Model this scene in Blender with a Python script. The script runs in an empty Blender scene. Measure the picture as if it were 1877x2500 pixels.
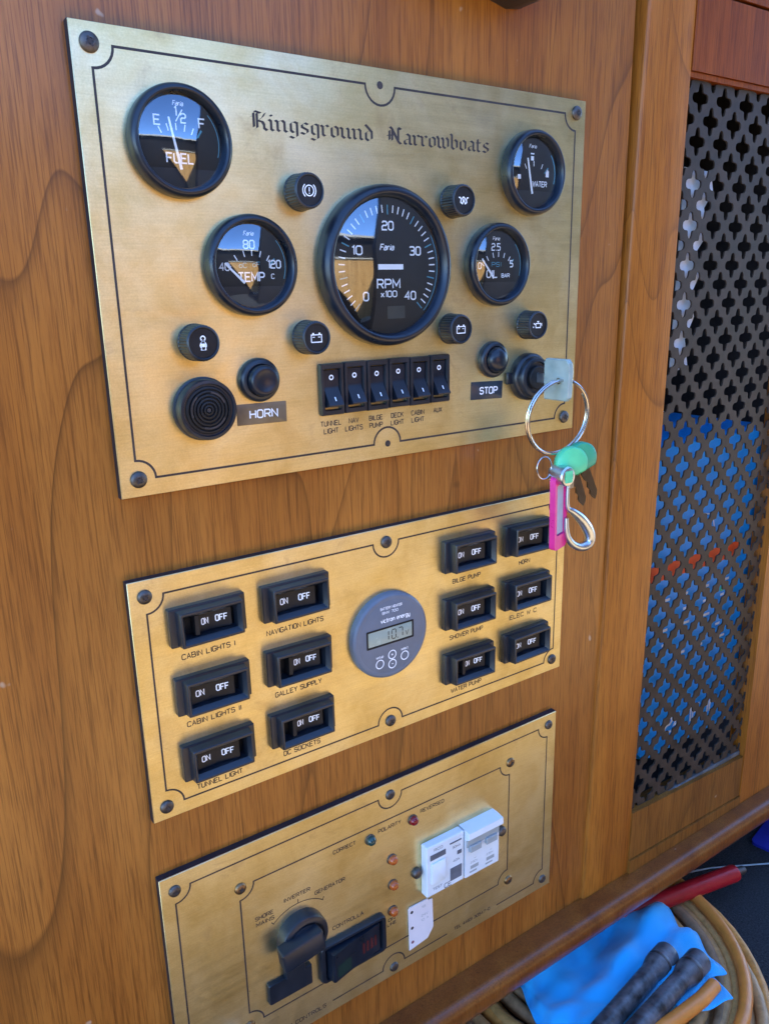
import bpy, math, random
from mathutils import Matrix, Vector
random.seed(7)
S = 0.001                      # everything below is laid out in millimetres; y = 0 is the front of the brass plates
sc = bpy.context.scene
COL = sc.collection

# ------------------------------------------------------------------ camera
def rotm(a, b, c):
    return (Matrix.Rotation(a, 3, 'Z') @ Matrix.Rotation(b, 3, 'X') @ Matrix.Rotation(c, 3, 'Z'))
cd = bpy.data.cameras.new('camera'); cam = bpy.data.objects.new('camera', cd); COL.objects.link(cam)
cd.sensor_fit = 'VERTICAL'; cd.sensor_height = 36.0; cd.lens = 36.0*1932.3/2500.0
cd.clip_start = 0.01; cd.clip_end = 500
cam.matrix_world = Matrix.Translation((-0.12147, -0.44393, -0.13169)) @ rotm(-0.59592, 1.2993, -0.0223).to_4x4()
sc.camera = cam
# ------------------------------------------------------------------ daylight (the panel is in open shade, the sun stands behind the cabinet)
SUN_EL, SUN_ROT = math.radians(64), math.radians(14)
w = bpy.data.worlds.new('World'); sc.world = w; w.use_nodes = True
wn = w.node_tree.nodes; wl = w.node_tree.links
bg = wn['Background']; sky = wn.new('ShaderNodeTexSky'); sky.sky_type = 'NISHITA'; sky.sun_disc = False
sky.sun_elevation = SUN_EL; sky.sun_rotation = SUN_ROT; sky.air_density = 0.9; sky.dust_density = 0.0; sky.ozone_density = 10.0; sky.altitude = 2500
wl.new(sky.outputs[0], bg.inputs[0]); bg.inputs[1].default_value = 0.15
sd = bpy.data.lights.new('sun', 'SUN'); sd.energy = 4.0; sd.angle = math.radians(0.53); sd.color = (1.0, 0.92, 0.80)
so = bpy.data.objects.new('sun', sd); COL.objects.link(so)
sdir = Vector((math.sin(SUN_ROT)*math.cos(SUN_EL), math.cos(SUN_ROT)*math.cos(SUN_EL), math.sin(SUN_EL)))
so.rotation_euler = sdir.to_track_quat('Z', 'Y').to_euler()
sc.view_settings.view_transform = 'Standard'; sc.view_settings.look = 'None'
sc.view_settings.exposure = 3.1; sc.view_settings.gamma = 1.0; sc.view_settings.use_curve_mapping = False
sc.render.engine = 'CYCLES'

# ------------------------------------------------------------------ materials
def newmat(name):
    m = bpy.data.materials.new(name); m.use_nodes = True
    return m, m.node_tree.nodes, m.node_tree.links, m.node_tree.nodes['Principled BSDF']
def N(ns, t, **kw):
    n = ns.new(t)
    for k, v in kw.items(): setattr(n, k, v)
    return n
def coords(ns, ls, scale, rot=(0, 0, 0), loc=(0, 0, 0)):
    g = ns.new('ShaderNodeNewGeometry'); mp = ns.new('ShaderNodeMapping')
    mp.inputs['Scale'].default_value = scale; mp.inputs['Rotation'].default_value = rot; mp.inputs['Location'].default_value = loc
    ls.new(g.outputs['Position'], mp.inputs['Vector']); return mp.outputs[0]
def objc(ns, ls, scale):
    g = ns.new('ShaderNodeTexCoord'); mp = ns.new('ShaderNodeMapping'); mp.inputs['Scale'].default_value = scale
    ls.new(g.outputs['Object'], mp.inputs['Vector']); return mp.outputs[0]
def noise(ns, ls, vec, scale, detail=3.0, rough=0.5, dist=0.0):
    n = ns.new('ShaderNodeTexNoise'); ls.new(vec, n.inputs['Vector'])
    n.inputs['Scale'].default_value = scale; n.inputs['Detail'].default_value = detail
    n.inputs['Roughness'].default_value = rough; n.inputs['Distortion'].default_value = dist
    return n.outputs['Fac']
def ramp(ns, ls, fac, stops):
    r = ns.new('ShaderNodeValToRGB'); ls.new(fac, r.inputs[0]); e = r.color_ramp.elements
    while len(e) < len(stops): e.new(0.5)
    for k, (p, c) in enumerate(stops):
        e[k].position = p; e[k].color = c if len(c) == 4 else (*c, 1)
    return r.outputs[0]
def math_(ns, ls, op, a, b=None, c=None):
    m = ns.new('ShaderNodeMath'); m.operation = op
    for i, v in enumerate((a, b, c)):
        if v is None: continue
        if isinstance(v, (int, float)): m.inputs[i].default_value = v
        else: ls.new(v, m.inputs[i])
    return m.outputs[0]
def mix(ns, ls, fac, a, b, mode='MIX'):
    m = ns.new('ShaderNodeMix'); m.data_type = 'RGBA'; m.blend_type = mode
    for i, v in ((0, fac), (6, a), (7, b)):
        if isinstance(v, (int, float)): m.inputs[i].default_value = v
        elif isinstance(v, tuple): m.inputs[i].default_value = (*v, 1) if len(v) == 3 else v
        else: ls.new(v, m.inputs[i])
    return m.outputs[2]
def bump(ns, ls, h, strength, dist):
    b = ns.new('ShaderNodeBump'); b.inputs['Strength'].default_value = strength; b.inputs['Distance'].default_value = dist
    ls.new(h, b.inputs['Height']); return b.outputs[0]

def plastic(name, col, rough=0.4, var=0.25, spec=0.5, coat=0.0, bumpd=0.00006):
    m, ns, ls, p = newmat(name)
    v = coords(ns, ls, (1, 1, 1))
    n1 = noise(ns, ls, v, 60, 4, 0.6); n2 = noise(ns, ls, v, 900, 2, 0.5)
    d = tuple(c*(1-var) for c in col); l = tuple(min(1, c*(1+var)+0.003) for c in col)
    ls.new(ramp(ns, ls, n1, [(0.3, d), (0.7, l)]), p.inputs['Base Color'])
    r = ns.new('ShaderNodeMapRange'); ls.new(n1, r.inputs[0]); r.inputs[3].default_value = max(0.02, rough-0.09); r.inputs[4].default_value = rough+0.09
    ls.new(r.outputs[0], p.inputs['Roughness']); p.inputs['Specular IOR Level'].default_value = spec; p.inputs['Coat Weight'].default_value = coat
    if bumpd: ls.new(bump(ns, ls, n2, 0.4, bumpd), p.inputs['Normal'])
    return m
def metal(name, col, rough=0.25, var=0.15):
    m, ns, ls, p = newmat(name)
    n1 = noise(ns, ls, coords(ns, ls, (1, 1, 1)), 250, 4, 0.6)
    ls.new(ramp(ns, ls, n1, [(0.3, tuple(c*(1-var) for c in col)), (0.7, col)]), p.inputs['Base Color'])
    r = ns.new('ShaderNodeMapRange'); ls.new(n1, r.inputs[0]); r.inputs[3].default_value = rough*0.7; r.inputs[4].default_value = rough*1.4
    ls.new(r.outputs[0], p.inputs['Roughness']); p.inputs['Metallic'].default_value = 1
    return m
def wood(name, dark, mid, light, vertical=True, lines=1.0, off=0.0, gloss=0.36, coat=0.25, specks=True, linescale=1.0, spec=0.32):
    """varnished veneer: contour-line growth figure, fine fibres and pores along the grain, a few dings"""
    m, ns, ls, p = newmat(name)
    rot = (0, 0, 0) if vertical else (0, math.radians(90), 0)
    big = coords(ns, ls, (1, 1, 0.22), rot, (off, off*0.7, off*1.3))
    fib = coords(ns, ls, (1, 1, 0.055), rot, (off, 0, 0))
    fine = coords(ns, ls, (1, 1, 0.018), rot, (off, 0, 0))
    f0 = noise(ns, ls, big, 4.4*linescale, 2.0, 0.45, 0.8)          # figure
    ring = math_(ns, ls, 'FRACT', math_(ns, ls, 'MULTIPLY', f0, 10.0))
    line = math_(ns, ls, 'SMOOTHSTEP', ring, 0.0, 1.0) if False else ramp(ns, ls, ring, [(0.0, (1, 1, 1)), (0.03, (0.5, 0.5, 0.5)), (0.10, (0.12, 0.12, 0.12)), (0.28, (0, 0, 0)), (0.985, (0, 0, 0)), (1.0, (1, 1, 1))])
    lf = math_(ns, ls, 'MULTIPLY', line, noise(ns, ls, big, 9, 2, 0.5))
    f1 = noise(ns, ls, fib, 520, 4, 0.7); f2 = noise(ns, ls, fine, 1100, 2, 0.6); f3 = noise(ns, ls, fib, 34, 3, 0.6)
    base = ramp(ns, ls, f3, [(0.25, dark), (0.5, mid), (0.78, light)])
    base = mix(ns, ls, 0.55, base, ramp(ns, ls, f1, [(0.34, (0.50, 0.44, 0.38)), (0.52, (1.0, 1.0, 1.0)), (0.7, (1.10, 1.10, 1.08))]), 'MULTIPLY')
    pores = ramp(ns, ls, f2, [(0.36, (0.42, 0.36, 0.32)), (0.48, (1, 1, 1))])
    base = mix(ns, ls, 0.6, base, pores, 'MULTIPLY')
    base = mix(ns, ls, math_(ns, ls, 'MULTIPLY', lf, 1.15*lines), base, tuple(c*0.30 for c in dark))
    pl = noise(ns, ls, coords(ns, ls, (1, 1, 0.4), rot, (off+2, 1, 0)), 6, 2)
    base = mix(ns, ls, 0.5, base, ramp(ns, ls, pl, [(0.3, (0.72, 0.70, 0.66)), (0.7, (1.15, 1.12, 1.05))]), 'MULTIPLY')
    if specks:
        sp = noise(ns, ls, coords(ns, ls, (1, 1, 0.7), rot, (off+5, 0, 3)), 75, 2, 0.4)
        base = mix(ns, ls, ramp(ns, ls, sp, [(0.775, (0, 0, 0)), (0.80, (0.5, 0.5, 0.5))]), base, (0.55, 0.42, 0.30))
        sk = noise(ns, ls, coords(ns, ls, (1, 1, 1), rot, (off+9, 4, 1)), 38, 1, 0.3)
        base = mix(ns, ls, ramp(ns, ls, sk, [(0.80, (0, 0, 0)), (0.83, (0.6, 0.6, 0.6))]), base, tuple(c*0.35 for c in dark))
    ls.new(base, p.inputs['Base Color'])
    r = ns.new('ShaderNodeMapRange'); ls.new(f1, r.inputs[0]); r.inputs[3].default_value = gloss+0.10; r.inputs[4].default_value = gloss-0.06
    ls.new(r.outputs[0], p.inputs['Roughness'])
    p.inputs['Specular IOR Level'].default_value = spec; p.inputs['Coat Weight'].default_value = coat; p.inputs['Coat Roughness'].default_value = 0.2
    h = math_(ns, ls, 'ADD', math_(ns, ls, 'MULTIPLY', f2, 0.6), math_(ns, ls, 'MULTIPLY', f1, 0.6))
    ls.new(bump(ns, ls, h, 0.35, 0.00035), p.inputs['Normal'])
    return m
ANI = 2
def brass(name, off):
    m, ns, ls, p = newmat(name)
    br = coords(ns, ls, (0.035, 1, 1), (0, 0, 0), (off, 0, 0)); iso = coords(ns, ls, (1, 1, 1), (0, 0, 0), (off, 0, off))
    st = noise(ns, ls, br, 1100, 3, 0.65); st2 = noise(ns, ls, br, 260, 2, 0.6)
    bl = noise(ns, ls, iso, 13, 4, 0.6, 0.4); sp = noise(ns, ls, iso, 150, 3, 0.55)
    c = ramp(ns, ls, bl, [(0.28, (0.70, 0.57, 0.25)), (0.52, (0.82, 0.71, 0.39)), (0.75, (0.87, 0.79, 0.52))])
    c = mix(ns, ls, 0.35, c, ramp(ns, ls, st, [(0.25, (0.72, 0.70, 0.68)), (0.75, (1.1, 1.1, 1.1))]), 'MULTIPLY')
    sm = noise(ns, ls, iso, 34, 5, 0.7, 1.0)
    gr = noise(ns, ls, iso, 900, 3, 0.7); cl = noise(ns, ls, iso, 24, 6, 0.68, 0.6)
    c = mix(ns, ls, 0.55, c, ramp(ns, ls, gr, [(0.3, (0.80, 0.78, 0.74)), (0.7, (1.08, 1.08, 1.08))]), 'MULTIPLY')
    c = mix(ns, ls, 0.8, c, ramp(ns, ls, cl, [(0.32, (0.86, 0.80, 0.68)), (0.55, (1.0, 1.0, 1.0)), (0.75, (1.06, 1.07, 1.12))]), 'MULTIPLY')
    c = mix(ns, ls, ramp(ns, ls, sm, [(0.60, (0, 0, 0)), (0.74, (0.35, 0.35, 0.35))]), c, (0.42, 0.30, 0.17))
    c = mix(ns, ls, ramp(ns, ls, sp, [(0.735, (0, 0, 0)), (0.775, (0.6, 0.6, 0.6))]), c, (0.20, 0.13, 0.06))
    ls.new(c, p.inputs['Base Color']); p.inputs['Metallic'].default_value = 1.0
    r = ns.new('ShaderNodeMapRange'); ls.new(math_(ns, ls, 'ADD', math_(ns, ls, 'MULTIPLY', st2, 0.4), math_(ns, ls, 'MULTIPLY', sm, 0.6)), r.inputs[0])
    r.inputs[1].default_value = 0.3; r.inputs[2].default_value = 0.7; r.inputs[3].default_value = 0.33; r.inputs[4].default_value = 0.45
    ls.new(r.outputs[0], p.inputs['Roughness'])
    ls.new(bump(ns, ls, st, 0.25, 0.00012), p.inputs['Normal'])
    p.inputs['Anisotropic'].default_value = 0.55; tg = ns.new('ShaderNodeCombineXYZ'); tg.inputs[ANI].default_value = 1.0; ls.new(tg.outputs[0], p.inputs['Tangent'])
    return m
def glass(name, ior=1.9, rough=0.01, tint=(1, 1, 1)):
    m, ns, ls, p = newmat(name); ns.remove(p)
    out = ns['Material Output']; t = ns.new('ShaderNodeBsdfTransparent'); g = ns.new('ShaderNodeBsdfGlossy'); mx = ns.new('ShaderNodeMixShader')
    ge = ns.new('ShaderNodeNewGeometry'); dp = ns.new('ShaderNodeVectorMath'); dp.operation = 'DOT_PRODUCT'
    ls.new(ge.outputs['Normal'], dp.inputs[0]); ls.new(ge.outputs['Incoming'], dp.inputs[1])
    c1 = math_(ns, ls, 'SUBTRACT', 1.0, math_(ns, ls, 'ABSOLUTE', dp.outputs['Value'])); f0 = ((ior-1)/(ior+1))**2
    fr = math_(ns, ls, 'MULTIPLY_ADD', math_(ns, ls, 'POWER', c1, 5.0), 1-f0, f0)
    sm = noise(ns, ls, coords(ns, ls, (1, 1, 1)), 120, 4, 0.6)
    r = ns.new('ShaderNodeMapRange'); ls.new(sm, r.inputs[0]); r.inputs[1].default_value = 0.4; r.inputs[2].default_value = 0.8; r.inputs[3].default_value = rough; r.inputs[4].default_value = rough+0.05
    ls.new(r.outputs[0], g.inputs['Roughness']); t.inputs[0].default_value = (0.93, 0.95, 0.96, 1); g.inputs[0].default_value = (*tint, 1)
    ls.new(fr, mx.inputs[0]); ls.new(t.outputs[0], mx.inputs[1]); ls.new(g.outputs[0], mx.inputs[2]); ls.new(mx.outputs[0], out.inputs[0])
    return m
M = dict(
    veneer=wood('veneer', (0.27, 0.083, 0.0115), (0.345, 0.116, 0.0165), (0.415, 0.153, 0.025), True, 0.95, 0.0),
    stile=wood('stile_wood', (0.29, 0.082, 0.008), (0.36, 0.114, 0.012), (0.43, 0.150, 0.019), True, 0.8, 3.1, 0.42, 0.1),
    rail=wood('rail_wood', (0.19, 0.064, 0.009), (0.25, 0.090, 0.013), (0.31, 0.125, 0.021), False, 0.5, 5.3, 0.42, 0.1),
    redrail=wood('red_rail_wood', (0.20, 0.040, 0.004), (0.26, 0.056, 0.005), (0.32, 0.078, 0.008), False, 0.5, 7.7, 0.45, 0.0, True, 1.0, 0.12),
    moulding=wood('moulding_wood', (0.16, 0.042, 0.007), (0.23, 0.066, 0.010), (0.30, 0.10, 0.016), False, 0.4, 9.1, 0.30, 0.25),
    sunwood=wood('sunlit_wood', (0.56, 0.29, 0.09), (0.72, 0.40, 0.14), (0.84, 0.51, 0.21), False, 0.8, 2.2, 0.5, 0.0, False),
    bounce_deck=wood('bounce_deck_wood', (0.19, 0.138, 0.07), (0.24, 0.178, 0.098), (0.29, 0.22, 0.123), False, 0.5, 4.4, 0.5, 0.0, False),
    brass1=brass('brass_upper', 0.0), brass2=brass('brass_middle', 3.3), brass3=brass('brass_lower', 6.1),
    black=plastic('black_plastic', (0.007, 0.011, 0.019), 0.36, 0.25, 0.55), bezel=plastic('bezel_black', (0.005, 0.009, 0.018), 0.30, 0.25, 0.5),
    matte=plastic('matte_black', (0.006, 0.006, 0.007), 0.6, 0.25, 0.3), backing=plastic('dark_backing', (0.010, 0.011, 0.018), 0.5),
    dial=plastic('dial_black', (0.005, 0.0045, 0.005), 0.6, 0.25, 0.2), dialmask=plastic('dial_mask', (0.010, 0.010, 0.012), 0.5, 0.25, 0.3),
    white=plastic('white_print', (0.88, 0.90, 0.94), 0.5, 0.05), teal=plastic('teal_print', (0.05, 0.26, 0.36), 0.5, 0.1),
    grey=plastic('grey_print', (0.42, 0.45, 0.52), 0.5, 0.1), ink=plastic('engraving_ink', (0.030, 0.022, 0.022), 0.6, 0.4),
    needle=plastic('needle_white', (0.92, 0.93, 0.95), 0.35, 0.03), screw=metal('dark_screw', (0.17, 0.15, 0.14), 0.5, 0.5),
    bronze=metal('bronze_screw', (0.30, 0.19, 0.10), 0.38, 0.4), steel=metal('steel', (0.60, 0.66, 0.76), 0.30), nickel=metal('nickel_ring', (0.66, 0.62, 0.58), 0.2),
    keymetal=metal('dull_key', (0.10, 0.085, 0.07), 0.42), tapebrown=plastic('brown_tape', (0.17, 0.115, 0.065), 0.35), tapedark=plastic('dark_tape', (0.018, 0.03, 0.045), 0.3),
    monitor=plastic('monitor_grey', (0.12, 0.145, 0.19), 0.42, 0.08), lcd=plastic('lcd', (0.30, 0.34, 0.28), 0.25, 0.06), lcdink=plastic('lcd_ink', (0.03, 0.035, 0.03), 0.4),
    breakerwhite=plastic('breaker_white', (0.70, 0.74, 0.78), 0.38, 0.05), breakergrey=plastic('breaker_grey', (0.33, 0.36, 0.37), 0.4, 0.1), greyink=plastic('grey_ink', (0.11, 0.12, 0.15), 0.5),
    card=plastic('card_white', (0.72, 0.67, 0.70), 0.55, 0.04), redink=plastic('red_ink', (0.20, 0.06, 0.09), 0.5), pink=plastic('pink_plastic', (0.78, 0.03, 0.24), 0.3, 0.1),
    green2=plastic('green_rubber_dark', (0.03, 0.34, 0.19), 0.4, 0.1), green=plastic('green_rubber', (0.10, 0.62, 0.30), 0.4, 0.1), carpet=plastic('carpet', (0.012, 0.013, 0.016), 0.95, 0.9, 0.2),
    grille=plastic('grille_brown', (0.040, 0.026, 0.018), 0.55, 0.35, 0.25), dust=plastic('dusty_edge', (0.085, 0.08, 0.078), 0.8, 0.5), inverter=plastic('inverter_blue', (0.012, 0.36, 0.92), 0.4, 0.08),
    orangestripe=plastic('orange_stripe', (0.90, 0.10, 0.02), 0.5, 0.06), paper=plastic('white_paper', (0.62, 0.62, 0.66), 0.7, 0.2),
    interior=plastic('locker_dark', (0.022, 0.020, 0.020), 0.8), darkpaint=plastic('bulkhead_paint', (0.012, 0.010, 0.011), 0.6, 0.25, 0.2), cream=plastic('cream_paint', (0.62, 0.56, 0.46), 0.5),
    red=plastic('red_plastic', (0.42, 0.008, 0.012), 0.35, 0.15), torch=plastic('torch_black', (0.085, 0.082, 0.085), 0.36, 0.8), orange=plastic('orange_sheath', (0.70, 0.22, 0.03), 0.45, 0.15),
    wire=plastic('white_wire', (0.35, 0.42, 0.44), 0.5), greendark=plastic('green_window', (0.004, 0.022, 0.018), 0.3), reddark=plastic('red_marks', (0.07, 0.006, 0.008), 0.4),
    bluefloor=plastic('blue_mat', (0.012, 0.02, 0.30), 0.6), wornblue=plastic('painted_steel', (0.10, 0.16, 0.26), 0.35),
)
def lens(name, col):
    m, ns, ls, p = newmat(name)
    lw = noise(ns, ls, coords(ns, ls, (1, 1, 1)), 400, 2)
    ls.new(ramp(ns, ls, lw, [(0.3, tuple(c*0.8 for c in col)), (0.7, col)]), p.inputs['Base Color'])
    p.inputs['Roughness'].default_value = 0.18; p.inputs['Coat Weight'].default_value = 0.2; p.inputs['Coat Roughness'].default_value = 0.1; p.inputs['Subsurface Weight'].default_value = 0.0
    return m
M['lensgreen'] = lens('lens_green', (0.015, 0.05, 0.045)); M['lensred'] = lens('lens_red', (0.20, 0.003, 0.010)); M['lensorange'] = lens('lens_orange', (0.46, 0.095, 0.014))
M['glass'] = glass('gauge_glass', 2.45, 0.025, (0.74, 0.86, 1.0)); M['lcdglass'] = glass('lcd_glass', 1.5)
def keyplastic():
    m, ns, ls, p = newmat('clear_key_cover')
    n = noise(ns, ls, coords(ns, ls, (1, 1, 1)), 90, 3)
    ls.new(ramp(ns, ls, n, [(0.3, (0.36, 0.46, 0.42)), (0.7, (0.50, 0.60, 0.55))]), p.inputs['Base Color'])
    p.inputs['Roughness'].default_value = 0.25; p.inputs['Transmission Weight'].default_value = 0.25; p.inputs['Alpha'].default_value = 0.92
    return m
M['keycover'] = keyplastic()
def cablemat():
    m, ns, ls, p = newmat('worn_cable')
    v = coords(ns, ls, (1, 1, 1)); a = noise(ns, ls, v, 9, 3, 0.6); b = noise(ns, ls, v, 110, 4, 0.7)
    at = ns.new('ShaderNodeAttribute'); at.attribute_name = 'tone'
    c = ramp(ns, ls, at.outputs['Fac'], [(0.0, (0.30, 0.17, 0.09)), (0.35, (0.52, 0.27, 0.11)), (0.65, (0.70, 0.37, 0.11)), (1.0, (0.80, 0.32, 0.055))])
    c = mix(ns, ls, 0.7, c, ramp(ns, ls, b, [(0.3, (0.6, 0.57, 0.55)), (0.6, (1.1, 1.08, 1.05))]), 'MULTIPLY')
    c = mix(ns, ls, 0.5, c, ramp(ns, ls, a, [(0.3, (0.6, 0.6, 0.62)), (0.7, (1.2, 1.15, 1.1))]), 'MULTIPLY')
    ls.new(c, p.inputs['Base Color']); p.inputs['Roughness'].default_value = 0.55
    ls.new(bump(ns, ls, b, 0.3, 0.0006), p.inputs['Normal']); return m
M['cable'] = cablemat()
def clothmat():
    m, ns, ls, p = newmat('blue_cloth')
    v = coords(ns, ls, (1, 1, 1)); a = noise(ns, ls, v, 1500, 3, 0.7); b = noise(ns, ls, v, 22, 3)
    c = ramp(ns, ls, b, [(0.3, (0.006, 0.40, 0.80)), (0.7, (0.012, 0.50, 0.90))])
    c = mix(ns, ls, 0.45, c, ramp(ns, ls, a, [(0.3, (0.6, 0.6, 0.6)), (0.7, (1.15, 1.15, 1.15))]), 'MULTIPLY')
    ls.new(c, p.inputs['Base Color']); p.inputs['Roughness'].default_value = 0.85; p.inputs['Sheen Weight'].default_value = 0.4
    ls.new(bump(ns, ls, a, 0.8, 0.0008), p.inputs['Normal']); return m
M['cloth'] = clothmat()
def carpetmat():
    m, ns, ls, p = newmat('ribbed_carpet')
    v = coords(ns, ls, (1, 1, 1)); a = noise(ns, ls, v, 420, 3, 0.7)
    ls.new(ramp(ns, ls, a, [(0.35, (0.004, 0.004, 0.005)), (0.62, (0.028, 0.030, 0.036)), (0.78, (0.07, 0.075, 0.085))]), p.inputs['Base Color'])
    p.inputs['Roughness'].default_value = 0.95; ls.new(bump(ns, ls, a, 1.0, 0.003), p.inputs['Normal']); return m
M['carpet'] = carpetmat()

# ------------------------------------------------------------------ mesh helpers (millimetres)
class B:
    def __init__(s): s.v = []; s.f = []; s.t = []
    def add(s, vs, fs):
        o = len(s.v); s.v += [tuple(p) for p in vs]; s.f += [tuple(i+o for i in f) for f in fs]; return s
    def loft(s, loops, cap0=True, cap1=True, closed=True):
        n = len(loops[0]); vs = [p for l in loops for p in l]; fs = []
        for k in range(len(loops)-1):
            for i in range(n if closed else n-1):
                j = (i+1) % n; fs.append((k*n+i, k*n+j, (k+1)*n+j, (k+1)*n+i))
        if cap0: fs.append(tuple(range(n))[::-1])
        if cap1: fs.append(tuple((len(loops)-1)*n+i for i in range(n)))
        return s.add(vs, fs)
    def lathe(s, prof, n=48, c=(0, 0, 0), cap0=False, cap1=True):
        return s.loft([[(c[0]+r*math.cos(2*math.pi*i/n), c[1]+y, c[2]+r*math.sin(2*math.pi*i/n)) for i in range(n)] for r, y in prof], cap0, cap1)
    def rr(s, stations, c=(0, 0), n=4, cap0=True, cap1=True):
        """stations: (width, height, corner radius, y) rounded rectangles in xz"""
        return s.loft([rrect(w, h, r, y, c, n) for w, h, r, y in stations], cap0, cap1)
    def box(s, x0, x1, y0, y1, z0, z1, b=0.0):
        if b <= 0:
            vs = [(x, y, z) for x in (x0, x1) for y in (y0, y1) for z in (z0, z1)]
            return s.add(vs, [(0, 1, 3, 2), (4, 6, 7, 5), (0, 4, 5, 1), (2, 3, 7, 6), (0, 2, 6, 4), (1, 5, 7, 3)])
        w, h = x1-x0, z1-z0; c = ((x0+x1)/2, (z0+z1)/2)
        return s.rr([(w-2*b, h-2*b, 0.01, y1), (w, h, b, y1-b), (w, h, b, y0+b), (w-2*b, h-2*b, 0.01, y0)], c, 1)
    def ribbon(s, pts, wd, y=0.0, closed=False, th=0.0):
        n = len(pts); L = []; R = []
        for i in range(n):
            a = pts[i-1] if (i > 0 or closed) else None; b = pts[i]; c = pts[(i+1) % n] if (i < n-1 or closed) else None
            d1 = norm2(b[0]-a[0], b[1]-a[1]) if a else None; d2 = norm2(c[0]-b[0], c[1]-b[1]) if c else None
            if d1 is None: d1 = d2
            if d2 is None: d2 = d1
            nx, nz = -(d1[1]+d2[1]), d1[0]+d2[0]; k = math.hypot(nx, nz) or 1; nx, nz = nx/k, nz/k
            sc_ = 1/max(0.5, nx*-d1[1]+nz*d1[0]); q = wd/2*sc_
            L.append((b[0]+nx*q, y, b[1]+nz*q)); R.append((b[0]-nx*q, y, b[1]-nz*q))
        m = n if closed else n-1
        s.add(L+R, [(i, (i+1) % n, n+(i+1) % n, n+i) for i in range(m)]); return s
    def tube(s, pts, r, n=10, closed=False, cap=True):
        P = [Vector(p) for p in pts]; k = len(P); loops = []; up = None
        for i in range(k):
            a = P[i-1] if (i > 0 or closed) else P[i]; c = P[(i+1) % k] if (i < k-1 or closed) else P[i]
            t = (c-a).normalized()
            if up is None:
                up = Vector((0, 0, 1)) if abs(t.z) < 0.9 else Vector((1, 0, 0))
            u = (up - t*up.dot(t)).normalized(); up = u; v = t.cross(u)
            rr_ = r[i] if isinstance(r, (list, tuple)) else r
            loops.append([tuple(P[i]+u*(rr_*math.cos(2*math.pi*j/n))+v*(rr_*math.sin(2*math.pi*j/n))) for j in range(n)])
        if closed: loops.append(loops[0])
        return s.loft(loops, cap and not closed, cap and not closed)
    def prism(s, pts, y0, y1):
        return s.loft([[(x, y0, z) for x, z in pts], [(x, y1, z) for x, z in pts]])
    def build(s, name, mat, parent=None, smooth=True, ang=35, loc=None):
        me = bpy.data.meshes.new(name); me.from_pydata([(x*S, y*S, z*S) for x, y, z in s.v], [], s.f); me.validate(); me.update()
        import bmesh
        bm = bmesh.new(); bm.from_mesh(me); bmesh.ops.recalc_face_normals(bm, faces=bm.faces); bm.to_mesh(me); bm.free()
        me.materials.append(M[mat] if isinstance(mat, str) else mat)
        if smooth:
            me.shade_smooth(); me.set_sharp_from_angle(angle=math.radians(ang))
        o = bpy.data.objects.new(name, me); COL.objects.link(o)
        if parent: o.parent = parent
        if loc: o.location = tuple(c*S for c in loc)
        return o
def smooth_path(pts, rad, k=5):
    P = [Vector(p) for p in pts]; n = len(P); op, orr = [], []
    for i in range(n-1):
        a, b_, c, d = P[max(i-1, 0)], P[i], P[i+1], P[min(i+2, n-1)]
        for j in range(k):
            u = j/k; op.append(tuple(0.5*((2*b_)+(c-a)*u+(2*a-5*b_+4*c-d)*u*u+(3*b_-a-3*c+d)*u**3))); orr.append(rad[i]*(1-u)+rad[i+1]*u)
    return op+[tuple(P[-1])], orr+[rad[-1]]
def norm2(x, z):
    k = math.hypot(x, z) or 1.0; return (x/k, z/k)
def rrect(w, h, r, y, c=(0, 0), n=4):
    r = max(0.01, min(r, w/2-0.005, h/2-0.005)); o = []
    for sx, sz, a0 in ((1, 1, 0), (-1, 1, 90), (-1, -1, 180), (1, -1, 270)):
        for k in range(n+1):
            a = math.radians(a0+90*k/n); o.append((c[0]+sx*(w/2-r)+r*math.cos(a), y, c[1]+sz*(h/2-r)+r*math.sin(a)))
    return o
def arc(cx, cz, r, a0, a1, n=10):
    return [(cx+r*math.cos(math.radians(a0+(a1-a0)*i/n)), cz+r*math.sin(math.radians(a0+(a1-a0)*i/n))) for i in range(n+1)]
def tag(o, label, cat, group=None):
    o['label'] = label; o['category'] = cat
    if group: o['group'] = group
    return o
def thing(name, label, cat, loc=(0, 0, 0), group=None, rot=(0, 0, 0)):
    e = bpy.data.objects.new(name, None); COL.objects.link(e); e.empty_display_size = 0.01
    e.location = tuple(c*S for c in loc); e.rotation_euler = rot
    return tag(e, label, cat, group)
def struct(o):
    o['kind'] = 'structure'; return o

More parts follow.
